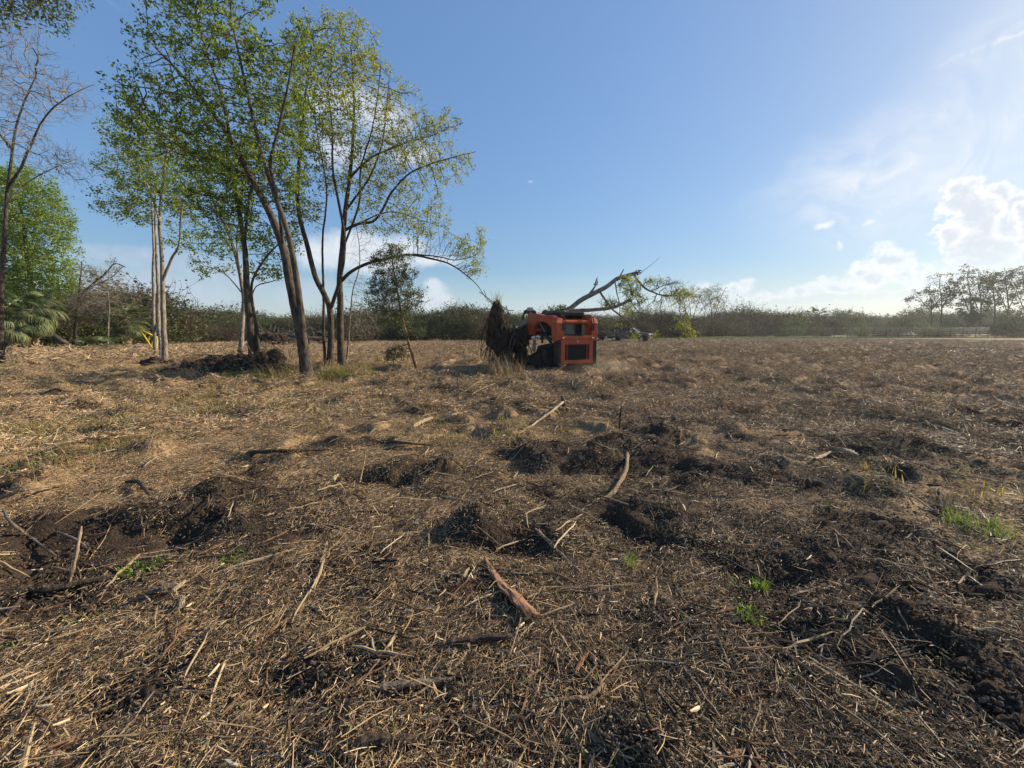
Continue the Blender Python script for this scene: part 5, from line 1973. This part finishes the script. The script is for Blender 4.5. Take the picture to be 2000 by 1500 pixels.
def pickup(loc, rz, label):
    root = empty('pickup_truck', loc, rz, label, 'pickup')
    W2 = .98
    side = [(-2.85, .62), (-2.80, .50), (-2.42, .46), (-2.38, .70), (-2.20, .92), (-1.78, .98), (-1.36, .92), (-1.18, .70), (-1.14, .42), (1.32, .42), (1.36, .70), (1.54, .92), (1.95, .98), (2.34, .92), (2.50, .70), (2.54, .46), (2.92, .48),
            (2.98, .62), (2.96, 1.02), (2.84, 1.16), (1.45, 1.26), (1.20, 1.24), (-.95, 1.24), (-.98, 1.28), (-2.86, 1.28)]
    mb = MB()
    mb.prism(side, 1, -W2, W2)
    body = mb.build('body', M['car_dark'], root, bevel=.035)
    # cab greenhouse
    mb = MB()
    lo = [(-1.0, 1.235), (1.35, 1.235)]
    v = [(-1.0, -.92, 1.235), (1.38, -.92, 1.235), (1.38, .92, 1.235), (-1.0, .92, 1.235), (-.72, -.74, 1.90), (.55, -.74, 1.90), (.55, .74, 1.90), (-.72, .74, 1.90)]
    f = [(4, 5, 6, 7), (0, 1, 5, 4), (1, 2, 6, 5), (2, 3, 7, 6), (3, 0, 4, 7)]
    mb.add(v, f)
    cabp = mb.build('cab', M['car_dark'], root, bevel=.03)

    def pane(corners, nm):
        c = np.array(corners, float)
        n_ = np.cross(c[1] - c[0], c[2] - c[0])
        n_ /= np.linalg.norm(n_)
        m_ = MB()
        m_.add(np.concatenate([c + n_ * .012, c - n_ * .004]), [(0, 1, 2, 3), (7, 6, 5, 4), (0, 4, 5, 1), (1, 5, 6, 2), (2, 6, 7, 3), (3, 7, 4, 0)])
        m_.build(nm, M['dark_glass'], cabp)
    pane([(1.30, -.80, 1.28), (1.30, .80, 1.28), (.60, .66, 1.84), (.60, -.66, 1.84)], 'windscreen')
    for s in (-1, 1):
        q = [(.35, s * .905, 1.29), (1.16, s * .905, 1.29), (.56, s * .76, 1.83), (.35, s * .76, 1.83)]
        q2 = [(-.75, s * .905, 1.29), (.25, s * .905, 1.29), (.25, s * .76, 1.83), (-.60, s * .76, 1.83)]
        for c in (q, q2):
            pane(c if s < 0 else c[::-1], 'side_window')
        wheel(root, -1.78, s * .86, .40, .28, s)
        wheel(root, 1.95, s * .86, .40, .28, s)
        m_ = MB()
        m_.box((2.93, s * .72, .96), (.10, .34, .24))
        m_.build('headlight', M['lamp_glass'], root, bevel=.02)
        m_ = MB()
        m_.box((1.05, s * 1.06, 1.28), (.12, .2, .18))
        m_.build('mirror', M['car_dark'], root, bevel=.02)
        m_ = MB()
        m_.box((-2.87, s * .86, 1.0), (.05, .18, .36))
        m_.build('tail_lamp', M['tail_red'], root)
        for x_ in (.32, -.62):
            m_ = MB()
            m_.box((x_, s * (W2 + .012), 1.08), (.16, .02, .03))
            m_.build('door_handle', M['chrome'], root)
    m_ = MB()
    m_.box((2.965, 0, .94), (.05, 1.06, .34))
    gl = m_.build('radiator_grille', M['grille'], root)
    for i in range(3):
        m_ = MB()
        m_.box((3.0, 0, .84 + i * .10), (.03, 1.04, .035))
        m_.build('grille_bar', M['chrome'], gl)
    m_ = MB()
    m_.box((3.02, 0, .56), (.16, 1.90, .22))
    m_.build('front_bumper', M['chrome'], root, bevel=.03)
    m_ = MB()
    m_.box((-2.92, 0, .60), (.14, 1.86, .2))
    m_.build('rear_bumper', M['chrome'], root, bevel=.03)
    return root


pc_ = on_ground(1232, 668)
print('PICKUP', pc_)
pickup((pc_[0], pc_[1] + .9, Hs(pc_[0], pc_[1] + .9)), R(-33), 'dark pickup truck with chrome front parked behind the hanging green leaves')

# trailer left of the pickup
tq = on_ground(1176, 667)
TR = empty('utility_trailer', (tq[0], tq[1] + 2, Hs(tq[0], tq[1] + 2)), R(-30), 'dark open trailer standing between the loader and the pickup', 'trailer')
mb = MB()
mb.box((0, 0, .62), (3.4, 1.8, .14))
mb.box((0, -.86, .92), (3.4, .06, .06))
mb.box((0, .86, .92), (3.4, .06, .06))
for x_ in (-1.65, -.8, 0, .8, 1.65):
    for s in (-1, 1):
        mb.box((x_, s * .86, .78), (.06, .055, .30))
mb.build('bed', M['black_paint'], TR)
mb = MB()
mb.tube([(1.65, 0, 1.4), (2.0, 0, 1.75), (2.6, 0, 1.85), (3.1, 0, 1.72), (3.25, 0, 1.35), (3.25, 0, 1.05)], .09, 8)
mb.tube([(1.65, 0, .6), (1.65, 0, 1.45)], .08, 8)
mb.tube([(2.2, 0, 0.02), (2.2, 0, 1.75)], .06, 8)
mb.build('neck', M['black_paint'], TR, smooth=True)
for s in (-1, 1):
    for x_ in (-.7, .1):
        wheel(TR, x_, s * 1.02, .36, .22, s)
mb = MB()
lump(mb, np.array([.4, 0, 1.05]), (.8, .6, .42), srng, 12)
mb.build('brush_load', M['stick_dark'], TR, normals=False)

# pale small car, half hidden
wq = on_ground(1034, 665)
WC = empty('white_car', (wq[0], wq[1] + .8, Hs(wq[0], wq[1])), R(12), 'small white vehicle parked far behind, seen under the raised arm', 'car')
mb = MB()
mb.prism([(-1.5, .35), (1.5, .35), (1.55, .8), (.95, .92), (.5, 1.02), (-1.5, 1.02)], 1, -.75, .75)
mb.build('body', M['car_white'], WC, bevel=.05)
mb = MB()
mb.add([(-1.2, -.68, 1.01), (.55, -.68, 1.01), (.55, .68, 1.01), (-1.2, .68, 1.01), (-1.0, -.58, 1.42), (.1, -.58, 1.42), (.1, .58, 1.42), (-1.0, .58, 1.42)], [(4, 5, 6, 7), (0, 1, 5, 4), (1, 2, 6, 5), (2, 3, 7, 6), (3, 0, 4, 7)])
mb.build('windows', M['dark_glass'], WC)
mb = MB()
mb.box((-.45, 0, 1.44), (1.2, 1.2, .05))
mb.build('roof', M['car_white'], WC, bevel=.02)
for s in (-1, 1):
    wheel(WC, -.95, s * .68, .30, .18, s)
    wheel(WC, .95, s * .68, .30, .18, s)

# yellow tubular frame behind the pale trunks
yq = on_ground(296, 691)
YF = empty('yellow_frame', yq, R(15), 'yellow tubular steel frame leaning behind the pale pair of trunks', 'frame')
A_, B_, C_ = np.array([-.42, 0, 1.42]), np.array([.22, 0, 0.0]), np.array([.34, .12, .95])
for a, b_, nm in ((A_, B_, 'rail'), (A_, C_, 'rail'), (C_, B_, 'rail')):
    mb = MB()
    mb.tube([a, b_], .045, 8)
    mb.build(nm, M['yellow'], YF, smooth=True)
for k in (.3, .5, .7):
    mb = MB()
    mb.tube([A_ + (B_ - A_) * k, A_ * (1 - min(1, k * 1.2)) + C_ * min(1, k * 1.2)], .03, 6)
    mb.build('rung', M['yellow'], YF)

# ------------------------------------------------------------------ log and brush pile behind the grove
lrng = np.random.default_rng(77)
lq = on_ground(570, 674)
LP = empty('log_pile', lq, 0, 'pile of reddish felled logs and brush behind the big leaning trunk', 'log pile')
for i in range(26):
    px, lev = lrng.uniform(515, 640), lrng.integers(0, 4)
    c = P(px, 670, lq[1] + lrng.uniform(-.6, 2.0)) - lq
    c[2] = .18 + lev * .34 * max(.2, 1 - abs(px - 560) / 110)
    L = lrng.uniform(1.6, 4.2)
    yaw, pit = lrng.normal(-.1, .5), lrng.normal(-.06, .10)
    d = np.array([math.cos(yaw) * math.cos(pit), math.sin(yaw), math.sin(pit)]) * L / 2
    r = lrng.uniform(.08, .22)
    mb = MB()
    mb.tube(resample([c - d, c + (0, 0, lrng.normal(0, .08)), c + d], .4), r * lrng.uniform(.9, 1.1), 8)
    mb.build('log', M['bark_red' if lrng.random() < .6 else 'bark'], LP, smooth=False)
for i, px in enumerate((522, 545)):
    mb = MB()
    c = P(px, 672, lq[1] - .9) - lq
    lump(mb, c + (0, 0, .45), (.75, .5, .62), lrng, 50 + i, rough=.5)
    mb.build('root_clump', M['soil'], LP, normals=False)
tw = MB()
for i in range(260):
    px = lrng.uniform(500, 660)
    c = P(px, 670, lq[1] + lrng.uniform(-.8, 2.4)) - lq
    c[2] = lrng.uniform(.1, 1.7)
    d = lrng.normal(0, 1, 3) * (1, .6, .7)
    d /= np.linalg.norm(d)
    L = lrng.uniform(.4, 1.4)
    tw.tube([c, c + d * L / 2 + lrng.normal(0, .06, 3), c + d * L], [.02, .014, .006], 4)
tag(tw.build('brushwood', M['bark_pale'], LP, normals=False), kind='stuff')

# the mound of pushed up soil and roots at the foot of the grove
mq = on_ground(440, 733)
BM = empty('brush_mound', mq, 0, 'long low mound of dark soil, roots and torn branches at the foot of the grove', 'brush mound')
mb = MB()
for px, py, rx, ry, dy, sd in ((352, 738, 34, 8, .2, 1), (390, 734, 34, 16, .4, 2), (382, 722, 16, 12, .8, 3), (420, 730, 40, 20, .5, 4), (455, 728, 36, 20, .5, 5), (490, 730, 38, 24, .4, 6), (527, 728, 28, 26, .4, 7), (545, 735, 30, 12, .3, 8), (320, 741, 26, 5, .2, 9), (535, 712, 16, 14, .9, 10), (458, 716, 16, 12, 1.0, 11)):
    Yd = mq[1] + dy
    c = P(px, py, Yd)
    c[2] = max(c[2], .02) * .9
    lump(mb, c - mq, (np.linalg.norm(P(px + rx, py, Yd) - P(px, py, Yd)), .55 + rx * .008, np.linalg.norm(P(px, py + ry, Yd) - P(px, py, Yd)) * 1.5), lrng, 60 + sd, rough=.6, n=34)
mb.build('soil_heap', M['soil'], BM, normals=False)
for i in range(34):
    px = lrng.uniform(330, 560)
    c = P(px, 730, mq[1] + lrng.uniform(-.5, .9)) - mq
    c[2] = lrng.uniform(.12, .8) * (1 if px > 380 else .5)
    yaw = lrng.random() * 6.28
    d = np.array([math.cos(yaw), math.sin(yaw) * .6, lrng.normal(.1, .35)])
    L = lrng.uniform(.35, 1.1)
    mb = MB()
    mb.tube(resample([c, c + d * L * .5 + lrng.normal(0, .06, 3), c + d * L], .12), np.linspace(lrng.uniform(.014, .04), .006, len(resample([c, c + d * L * .5, c + d * L], .12))) if False else lrng.uniform(.010, .028), 6)
    mb.build('branch', M[('stick_tan', 'stick_dark', 'stick_grey')[i % 3]], BM, normals=False)
mb = MB()
for i in range(420):
    px = lrng.uniform(310, 590)
    c = P(px, 730, mq[1] + lrng.uniform(-.7, 1.2)) - mq
    c[2] = lrng.uniform(.0, .95) * (1 if px > 380 else .35)
    d = lrng.normal(0, 1, 3) + (0, 0, .5)
    d /= np.linalg.norm(d)
    L = lrng.uniform(.2, .6)
    mb.tube([c, c + d * L / 2 + lrng.normal(0, .05, 3), c + d * L + (0, 0, -.08)], [.008, .006, .003], 3, cap=False)
tag(mb.build('fine_roots', M['stick_tan'], BM, normals=False), kind='stuff')
# small heap at the foot of the slender trees
hq = on_ground(303, 716)
mb = MB()
for dx_, dz_, r in ((-.1, 0, .55), (.35, -.02, .42), (-.55, -.05, .4), (.75, -.05, .3)):
    lump(mb, np.array([dx_, 0, dz_]), (r, .45, r * .62), lrng, 90 + int(dx_ * 10), rough=.6, n=30)
o = mb.build('debris_heap', M['heap'] if 'heap' in M else M['soil'], None, normals=False)
o.location = hq
tag(o, 'small heap of dark roots and litter at the foot of the slender pale trunks', 'heap')


# ------------------------------------------------------------------ weeds: tufts of dry and green stalks
def tuft(px, py, n, rad, h, w, cols, lean, label, cat='weeds', name='weed_tuft', mat='grass', dy=0.0):
    if cols is DRY:
        mat = 'dry'
    g_ = on_ground(px, py)
    o = grass_mesh(name, n, rad, h, w, lrng, cols, lean).build(name, M[mat], None, normals=False)
    o.location = (g_[0], g_[1] + dy, Hs(g_[0], g_[1] + dy) - .01)
    return tag(o, label, cat)


DRY = [(.46, .33, .17), (.36, .24, .12), (.28, .19, .10), (.22, .15, .08)]
FRESH = [(.14, .22, .04), (.20, .27, .05), (.10, .17, .035)]
tuft(988, 733, 210, .6, .78, .011, DRY, .28, 'tall dry tan weeds standing in front of the hanging root ball', 'weeds', 'dry_weeds')
tuft(958, 736, 200, .7, .5, .010, DRY, .5, 'low dry weeds left of the tall tan weeds below the root ball', 'weeds', 'dry_weeds')
tuft(1030, 738, 200, .7, .38, .010, DRY, .8, 'flattened dry weeds on the ground between the root ball and the left track', 'weeds', 'dry_weeds')
tuft(690, 738, 420, .75, .5, .014, DARKG + DRY[2:], .5, 'low dark leafy weeds around the foot of the straight mottled trunk', 'weeds')
tuft(640, 742, 260, .7, .35, .014, DARKG + DRY, .6, 'short weeds between the leaning trunk and the forked trunk', 'weeds')
tuft(560, 738, 300, .8, .55, .012, DRY + DARKG, .5, 'dry brown weeds on the right end of the brush mound', 'weeds')
tuft(455, 740, 200, .3, .28, .02, FRESH, .6, 'bright green sprout at the front of the brush mound', 'weeds')
tuft(480, 742, 240, 1.0, .35, .010, DRY + DARKG, .6, 'dry stalks along the front of the brush mound', 'weeds')
tuft(745, 706, 160, .5, .5, .010, DRY + DARKG, .5, 'sparse twiggy weeds left of the leaning cedar', 'weeds')
tuft(8, 722, 180, .6, .28, .014, FRESH + DRY[:2], .6, 'pale green grass tuft around the foot of the tall bare tree', 'weeds')
tuft(148, 777, 80, .16, .14, .010, FRESH, .5, 'single light green tuft in the shaded strip left of the grove', 'weeds')
tuft(1903, 1030, 150, .20, .15, .006, FRESH, .6, 'brightest green grass tuft near the right edge of the foreground', 'weeds', 'green_tuft')
tuft(1985, 1050, 70, .20, .10, .005, FRESH, .8, 'small green tuft at the right edge of the view', 'weeds', 'green_tuft')
tuft(1945, 1075, 60, .22, .06, .005, FRESH + DRY[:1], .9, 'low green patch between the two green tufts on the right', 'weeds', 'green_tuft')
tuft(1430, 1165, 80, .18, .08, .006, FRESH + DRY[:2], .6, 'mixed green and straw tuft in the right foreground', 'weeds', 'green_tuft')
tuft(1480, 1150, 50, .05, .09, .008, FRESH, .5, 'small leafy sprout right of the mixed tuft', 'weeds', 'green_tuft')
tuft(1465, 1200, 60, .07, .06, .008, FRESH, .6, 'little round green sprout below the mixed tuft', 'weeds', 'green_tuft')
tuft(1232, 1102, 50, .06, .08, .006, FRESH + DRY[:1], .4, 'narrow yellow green tuft in the middle of the right foreground', 'weeds', 'green_tuft')
tuft(275, 1106, 120, .12, .045, .012, FRESH, 1.0, 'leafy green patch on the front rim of the dark pit', 'weeds', 'green_tuft')
tuft(462, 1090, 90, .09, .05, .011, FRESH, .9, 'leafy green patch left of the upright stick', 'weeds', 'green_tuft')
tuft(545, 1082, 60, .10, .04, .010, FRESH, 1.0, 'small green sprouts just left of the upright stick', 'weeds', 'green_tuft')
tuft(215, 1190, 90, .10, .04, .011, FRESH, 1.0, 'green sprouts below the buried log at the left', 'weeds', 'green_tuft')
tuft(140, 1220, 80, .08, .04, .011, FRESH, 1.0, 'green sprouts left of the grey bark piece', 'weeds', 'green_tuft')
tuft(12, 1272, 90, .08, .045, .011, FRESH, 1.0, 'green leaves at the left edge of the foreground', 'weeds', 'green_tuft')
tuft(868, 824, 60, .12, .08, .010, FRESH, .7, 'green tuft under the pale sticks in the middle distance', 'weeds', 'green_tuft')
tuft(1710, 833, 90, .35, .07, .008, FRESH + DRY[:1], .9, 'flat green patch in the right middle distance', 'weeds', 'green_tuft')
tuft(1620, 992, 60, .15, .05, .006, FRESH, .9, 'thin green blades near the low ridge on the right', 'weeds', 'green_tuft')
tuft(470, 790, 90, .45, .07, .010, FRESH + DRY[:1], .8, 'yellow green patch in the field below the leaning trunk', 'weeds', 'green_tuft')
tuft(20, 870, 120, .4, .09, .010, FRESH + DRY[:1], .8, 'grassy green patch at the left edge of the field', 'weeds', 'green_tuft')


# ------------------------------------------------------------------ single sticks, bark and wood lying on the field
def stick(pts, r, mat, label, name='stick', lift=0.0, taper=.6, side=0, cat='stick', lifts=None):
    """a stick through places in view; it rests on the ground"""
    q = [on_ground(a, b_) for a, b_ in pts]
    if lifts is None:
        lifts = [lift] * len(q)
    q = [a + (0, 0, r * .45 + l + .008 + .008 * min(3, np.hypot(a[0], a[1]) / 4)) for a, l in zip(q, lifts)]
    step = max(.02, np.linalg.norm(q[-1] - q[0]) / 14)
    s = resample(q, step)
    s = s + np.cumsum(lrng.normal(0, .13 * r, s.shape), 0)
    n = len(s)
    rad = r * np.linspace(1, taper, n) * (1 + .10 * np.sin(np.arange(n) * 1.9) + lrng.normal(0, .08, n))
    rad[0] *= .55
    rad[-1] *= .5
    b0 = s[0].copy()
    mb = MB()
    mb.tube(s - b0, rad, 8)
    for i in range(side):
        k = lrng.integers(1, n - 1)
        d = lrng.normal(0, 1, 3)
        d[2] = abs(d[2]) * .5
        d /= np.linalg.norm(d)
        L = r * lrng.uniform(4, 10)
        mb.tube([s[k] - b0, s[k] - b0 + d * L * .6, s[k] - b0 + d * L + lrng.normal(0, .2, 3) * r], [rad[k] * .5, rad[k] * .35, rad[k] * .15], 5)
    o = mb.build(name, M[mat], None, smooth=False, normals=False)
    o.location = b0
    return tag(o, label, cat)


stick([(497, 1232), (468, 1262), (452, 1280), (428, 1325)], .010, 'stick_tan', 'pale bent stick alone in the left foreground', taper=.9)
stick([(640, 1062), (630, 1110), (612, 1160)], .013, 'stick_tan', 'tan stick pointing away in the left middle foreground', taper=.7, side=1)
stick([(1225, 905), (1222, 930), (1208, 955), (1190, 973), (1145, 982)], .021, 'stick_tan', 'curved pale branch with its end raised on the right of the centre', 'branch', taper=1.1, cat='branch', lifts=[.12, .07, .03, .0, -.01])
stick([(858, 818), (885, 814), (912, 808), (925, 812)], .02, 'wood_pale', 'pale straight stick in the middle distance left of the centre', 'branch', cat='branch')
stick([(1100, 800), (1080, 815), (1060, 826), (1040, 838), (1012, 852)], .024, 'wood_pale', 'pale split branch running towards the viewer below the loader', 'branch', side=3, cat='branch', lifts=[.12, .08, .05, .02, 0])
stick([(1108, 805), (1100, 797), (1096, 790)], .05, 'stick_dark', 'dark knotty stub at the far end of the pale split branch', 'stump', cat='stump', lifts=[0, .06, .12])
stick([(735, 865), (790, 868), (850, 872)], .020, 'stick_dark', 'straight dark stick in the middle distance left of the mounds', taper=.8)
stick([(480, 890), (560, 887), (640, 883)], .030, 'stick_dark', 'long dark stick lying across the left middle distance', side=1)
stick([(1322, 830), (1300, 838), (1272, 850)], .042, 'stick_dark', 'dark stub sticking out of the right hand mound', cat='stub', name='stub', lifts=[.10, .05, 0])
stick([(1045, 1050), (1085, 1085), (1140, 1130)], .014, 'stick_tan', 'long brown stick slanting down to the right in the foreground', side=1, lifts=[.05, .03, .01])
stick([(1075, 1062), (1098, 1078), (1096, 1095)], .007, 'stick_tan', 'thin bent twig beside the long slanting brown stick')
stick([(30, 1163), (90, 1158), (160, 1145), (250, 1132)], .026, 'stick_dark', 'half buried dark grey log along the front of the dark pit', 'log', side=2, cat='log', lift=-.012)
stick([(165, 1072), (155, 1105), (140, 1148)], .011, 'stick_tan', 'tan stick leaning on the half buried dark log', lifts=[.16, .08, .02])
stick([(8, 1012), (25, 1035), (60, 1062), (112, 1095)], .010, 'stick_grey', 'winding grey root at the left edge of the dark pit', 'root', taper=.8, cat='root', lifts=[.05, .03, .04, .02])
stick([(95, 1045), (135, 1062), (160, 1078), (168, 1090)], .012, 'stick_grey', 'curled root in the middle of the dark pit', 'root', cat='root', lifts=[.02, .04, .05, .06])
stick([(248, 948), (272, 952), (292, 972), (312, 995)], .022, 'stick_dark', 'thick dark branch drooping into the dark pit', 'branch', cat='branch', lifts=[.01, .03, .02, .0])
stick([(872, 1268), (930, 1262), (996, 1256)], .018, 'stick_dark', 'flat dark stick under the reddish bark slab', taper=.9, lift=.012)
stick([(735, 1357), (800, 1352), (845, 1346), (890, 1334)], .016, 'stick_grey', 'crooked grey branch in the middle of the foreground', 'branch', side=2, cat='branch', lift=.012)
stick([(690, 1468), (760, 1460), (822, 1462)], .022, 'stick_dark', 'short dark log at the bottom of the view', 'log', cat='log', lift=.01)
stick([(1017, 1232), (1005, 1270), (995, 1292)], .006, 'stick_tan', 'upright tan twig below the reddish bark slab', lifts=[.06, .03, 0])
stick([(995, 1290), (985, 1312), (968, 1326)], .005, 'stick_tan', 'forked tan twig end below the upright twig')
stick([(912, 1279), (900, 1296), (880, 1314)], .008, 'wood_pale', 'pale splinter left of the upright tan twig')
stick([(776, 1238), (762, 1262), (744, 1284)], .011, 'wood_pale', 'pale split wood left of the bark slab', taper=.4)
stick([(858, 1186), (848, 1202), (820, 1208), (810, 1224)], .008, 'wood_pale', 'pale crooked stick just left of the bark slab')
stick([(1180, 1168), (1172, 1182), (1164, 1196)], .009, 'wood_pale', 'short pale stick right of the bark slab')
stick([(930, 1180), (930, 1212)], .010, 'wood_pale', 'short pale stub pointing at the bark slab')
stick([(1050, 1396), (1090, 1382), (1150, 1378), (1180, 1350)], .014, 'stick_tan', 'knobbly tan branch in the bottom middle', 'branch', side=3, cat='branch', lift=.012)
stick([(440, 1450), (470, 1472), (508, 1502)], .005, 'stick_tan', 'thin tan stick at the bottom left of the middle')
stick([(120, 872), (160, 862), (195, 852)], .014, 'stick_grey', 'thin grey stick in the grass at the left')
stick([(0, 980), (60, 958), (140, 945)], .016, 'stick_tan', 'pale stick along the back rim of the dark pit')
stick([(930, 752), (952, 748), (968, 752)], .011, 'stick_tan', 'upper pale branch on the brushy heap below the loader', 'branch', side=2, cat='branch', lift=.12)
stick([(858, 780), (900, 776), (935, 760), (970, 754)], .012, 'stick_tan', 'long pale branch arching over the brushy heap', 'branch', side=3, cat='branch', lifts=[0, .06, .14, .12])
stick([(922, 782), (948, 768), (968, 760)], .014, 'stick_tan', 'lower pale branch on the brushy heap', 'branch', side=2, cat='branch', lift=.10)
stick([(770, 773), (820, 773), (870, 770)], .026, 'stick_dark', 'dark log left of the brushy heap', 'log', cat='log')
stick([(1888, 802), (1910, 810), (1945, 800)], .030, 'stick_dark', 'curved dark branch in the right middle distance', 'branch', cat='branch', lifts=[.02, 0, .06])
stick([(1395, 803), (1420, 803), (1445, 808)], .024, 'stick_dark', 'short dark stick in the field right of the loader')
stick([(540, 803), (590, 806), (640, 800)], .016, 'stick_dark', 'thin dark stick in the field left of the centre')
stick([(1702, 1016), (1730, 1020), (1755, 1018)], .030, 'stick_dark', 'dark log piece in the right foreground', 'log', cat='log')
stick([(1575, 952), (1590, 956), (1605, 962)], .045, 'stick_dark', 'thick dark chunk lying on the right', 'log', cat='log')
stick([(1945, 1190), (1925, 1212), (1920, 1225)], .006, 'wood_pale', 'pale straight straw like stick near the right edge')
stick([(1895, 1120), (1880, 1135), (1870, 1146)], .007, 'wood_pale', 'pale forked stick above the right hand hollow')
stick([(700, 955), (712, 930), (716, 915)], .009, 'stick_tan', 'thin tan stalk leaning left of the centre mounds', lifts=[0, .12, .2])
stick([(1835, 1000), (1836, 975)], .018, 'stick_dark', 'short dark stub standing at the right end of the low ridge', 'stub', cat='stub', lifts=[0, .06])
stick([(1848, 1004), (1849, 990)], .016, 'stick_dark', 'lowest dark stub on the low ridge', 'stub', cat='stub', lifts=[0, .05])
stick([(1808, 972), (1834, 972)], .014, 'stick_dark', 'dark cross stick on the low ridge', lift=.10)
stick([(1210, 842), (1210, 836)], .016, 'stick_dark', 'dark stalk standing among the mounds', 'stub', cat='stub', lifts=[0, .32])
stick([(926, 742), (925, 738)], .016, 'stick_dark', 'upright dark stub on the brushy heap', 'stub', cat='stub', lifts=[0, .34])
stick([(895, 760), (893, 757)], .013, 'stick_dark', 'thin upright stalk left of the brushy heap', 'stub', cat='stub', lifts=[0, .42])
stick([(1405, 1480), (1490, 1470), (1560, 1478)], .007, 'stick_tan', 'long thin stick across the bottom right')
stick([(1500, 1390), (1470, 1412), (1440, 1440)], .007, 'stick_tan', 'forked dry stalk in the bottom right')
stick([(1640, 1085), (1630, 1060)], .006, 'wood_pale', 'thin pale stalk standing in the right foreground', lifts=[0, .06])


def slab(pts, half, thick, mat, label, name, cat, lift=.02, tilt=.3, wob=.25):
    """a split slab of bark or wood: a ragged strip with real thickness"""
    q = [on_ground(a, b_) + (0, 0, lift + .025) for a, b_ in pts]
    s = resample(q, max(.015, np.linalg.norm(q[-1] - q[0]) / 16))
    n = len(s)
    d = s[-1] - s[0]
    d /= np.linalg.norm(d)
    sd = np.cross(d, (0, 0, 1.0))
    sd /= np.linalg.norm(sd)
    up = np.cross(sd, d)
    hw = np.interp(np.linspace(0, 1, n), np.linspace(0, 1, len(half)), half)
    k = 7
    u = np.linspace(-1, 1, k)
    rows_t, rows_b = [], []
    for i in range(n):
        w = hw[i] * (1 + lrng.normal(0, wob * .4, k) * (np.abs(u) > .6))
        z = .35 * hw[i] * (1 - u ** 2) + lrng.normal(0, .05 * hw[i] + .001, k) + .04 * hw[i] * np.sin(u * 9)
        row = s[i] + (u * w)[:, None] * (sd * math.cos(tilt) + up * math.sin(tilt)) + z[:, None] * up
        rows_t.append(row)
        rows_b.append(row - up * thick)
    V = np.concatenate([np.array(rows_t).reshape(-1, 3), np.array(rows_b).reshape(-1, 3)])
    b0 = s[0].copy()
    f = []
    o_ = n * k
    for i in range(n - 1):
        for j in range(k - 1):
            a = i * k + j
            f.append((a, a + 1, a + k + 1, a + k))
            f.append((o_ + a, o_ + a + k, o_ + a + k + 1, o_ + a + 1))
        f.append((i * k, (i + 1) * k, o_ + (i + 1) * k, o_ + i * k))
        a = i * k + k - 1
        f.append((a, o_ + a, o_ + a + k, a + k))
    for j in range(k - 1):
        f.append((j, o_ + j, o_ + j + 1, j + 1))
        a = (n - 1) * k + j
        f.append((a, a + 1, o_ + a + 1, o_ + a))
    mb = MB().add(V - b0, f)
    o = mb.build(name, M[mat], None, normals=False)
    o.location = b0
    return tag(o, label, cat)


slab([(947, 1104), (975, 1150), (1005, 1180), (1045, 1222)], [.010, .024, .034, .040, .046], .014, 'bark_red', 'long reddish brown slab of bark in the centre foreground', 'bark_slab', 'bark', .03)
slab([(1622, 884), (1650, 890), (1676, 902)], [.025, .05, .02], .016, 'stick_tan', 'pale slab of bark lying alone on the right', 'bark_slab', 'bark', .05, -.3)
slab([(1590, 904), (1606, 898), (1620, 890)], [.02, .04, .02], .012, 'wood_pale', 'pale wood scrap left of the pale slab lying on the right', 'wood_chip', 'wood chip', .03)
slab([(288, 1172), (318, 1162), (345, 1154)], [.02, .034, .022], .018, 'stick_grey', 'grey bark piece in the left foreground', 'bark_slab', 'bark', .03)
slab([(338, 1172), (352, 1160), (362, 1152)], [.012, .022, .014], .014, 'wood_pale', 'pale split chip against the grey bark piece', 'wood_chip', 'wood chip', .035)
slab([(355, 1200), (356, 1180)], [.015, .017, .013], .012, 'wood_pale', 'small square block of pale wood below the grey bark piece', 'wood_chip', 'wood chip', .02)
slab([(806, 842), (822, 832), (842, 824)], [.03, .06, .04], .03, 'wood_pale', 'pale broken wood chunk left of the pale straight stick', 'wood_chip', 'wood chip', .05)
slab([(650, 950), (654, 942), (660, 938)], [.02, .03, .015], .02, 'wood_pale', 'small bone pale chip in the field left of the mounds', 'wood_chip', 'wood chip', .04)
slab([(545, 1310), (565, 1303), (580, 1296)], [.006, .016, .006], .005, 'bark_red', 'thin reddish bark flake in the left foreground', 'bark_slab', 'bark', .012)
slab([(846, 1345), (850, 1362), (858, 1376)], [.003, .010, .004], .006, 'wood_pale', 'pale wedge shaped splinter under the crooked grey branch', 'wood_chip', 'wood chip', .012)
slab([(882, 1106), (890, 1104)], [.012, .014, .012], .008, 'wood_pale', 'small square pale chip left of the top of the bark slab', 'wood_chip', 'wood chip', .012)
slab([(905, 1138), (910, 1128), (916, 1120)], [.008, .016, .006], .006, 'wood_pale', 'shredded pale chip beside the top of the bark slab', 'wood_chip', 'wood chip', .015)
slab([(1030, 1180), (1045, 1172), (1062, 1174)], [.004, .012, .004], .006, 'wood_pale', 'curved pale chip right of the bark slab', 'wood_chip', 'wood chip', .015)
slab([(365, 718), (370, 716)], [.06, .08, .05], .08, 'wood_pale', 'white chip of wood at the left end of the brush mound', 'wood_chip', 'wood chip', .12)

# ------------------------------------------------------------------ haze
hz, T = mat_new('thin haze')
vol = T.new('ShaderNodeVolumePrincipled')
vol.inputs['Color'].default_value = (.86, .92, 1.0, 1)
vol.inputs['Density'].default_value = HAZE
vol.inputs['Anisotropy'].default_value = .45
o_ = T.new('ShaderNodeOutputMaterial')
T.l.new(vol.outputs[0], o_.inputs['Volume'])
if HAZE > 0:
    hb = MB()
    hb.box((0, 205, 12), (1000, 440, 28))
    tag(hb.build('haze', hz), 'thin pale haze over the whole field', None, None, 'stuff')
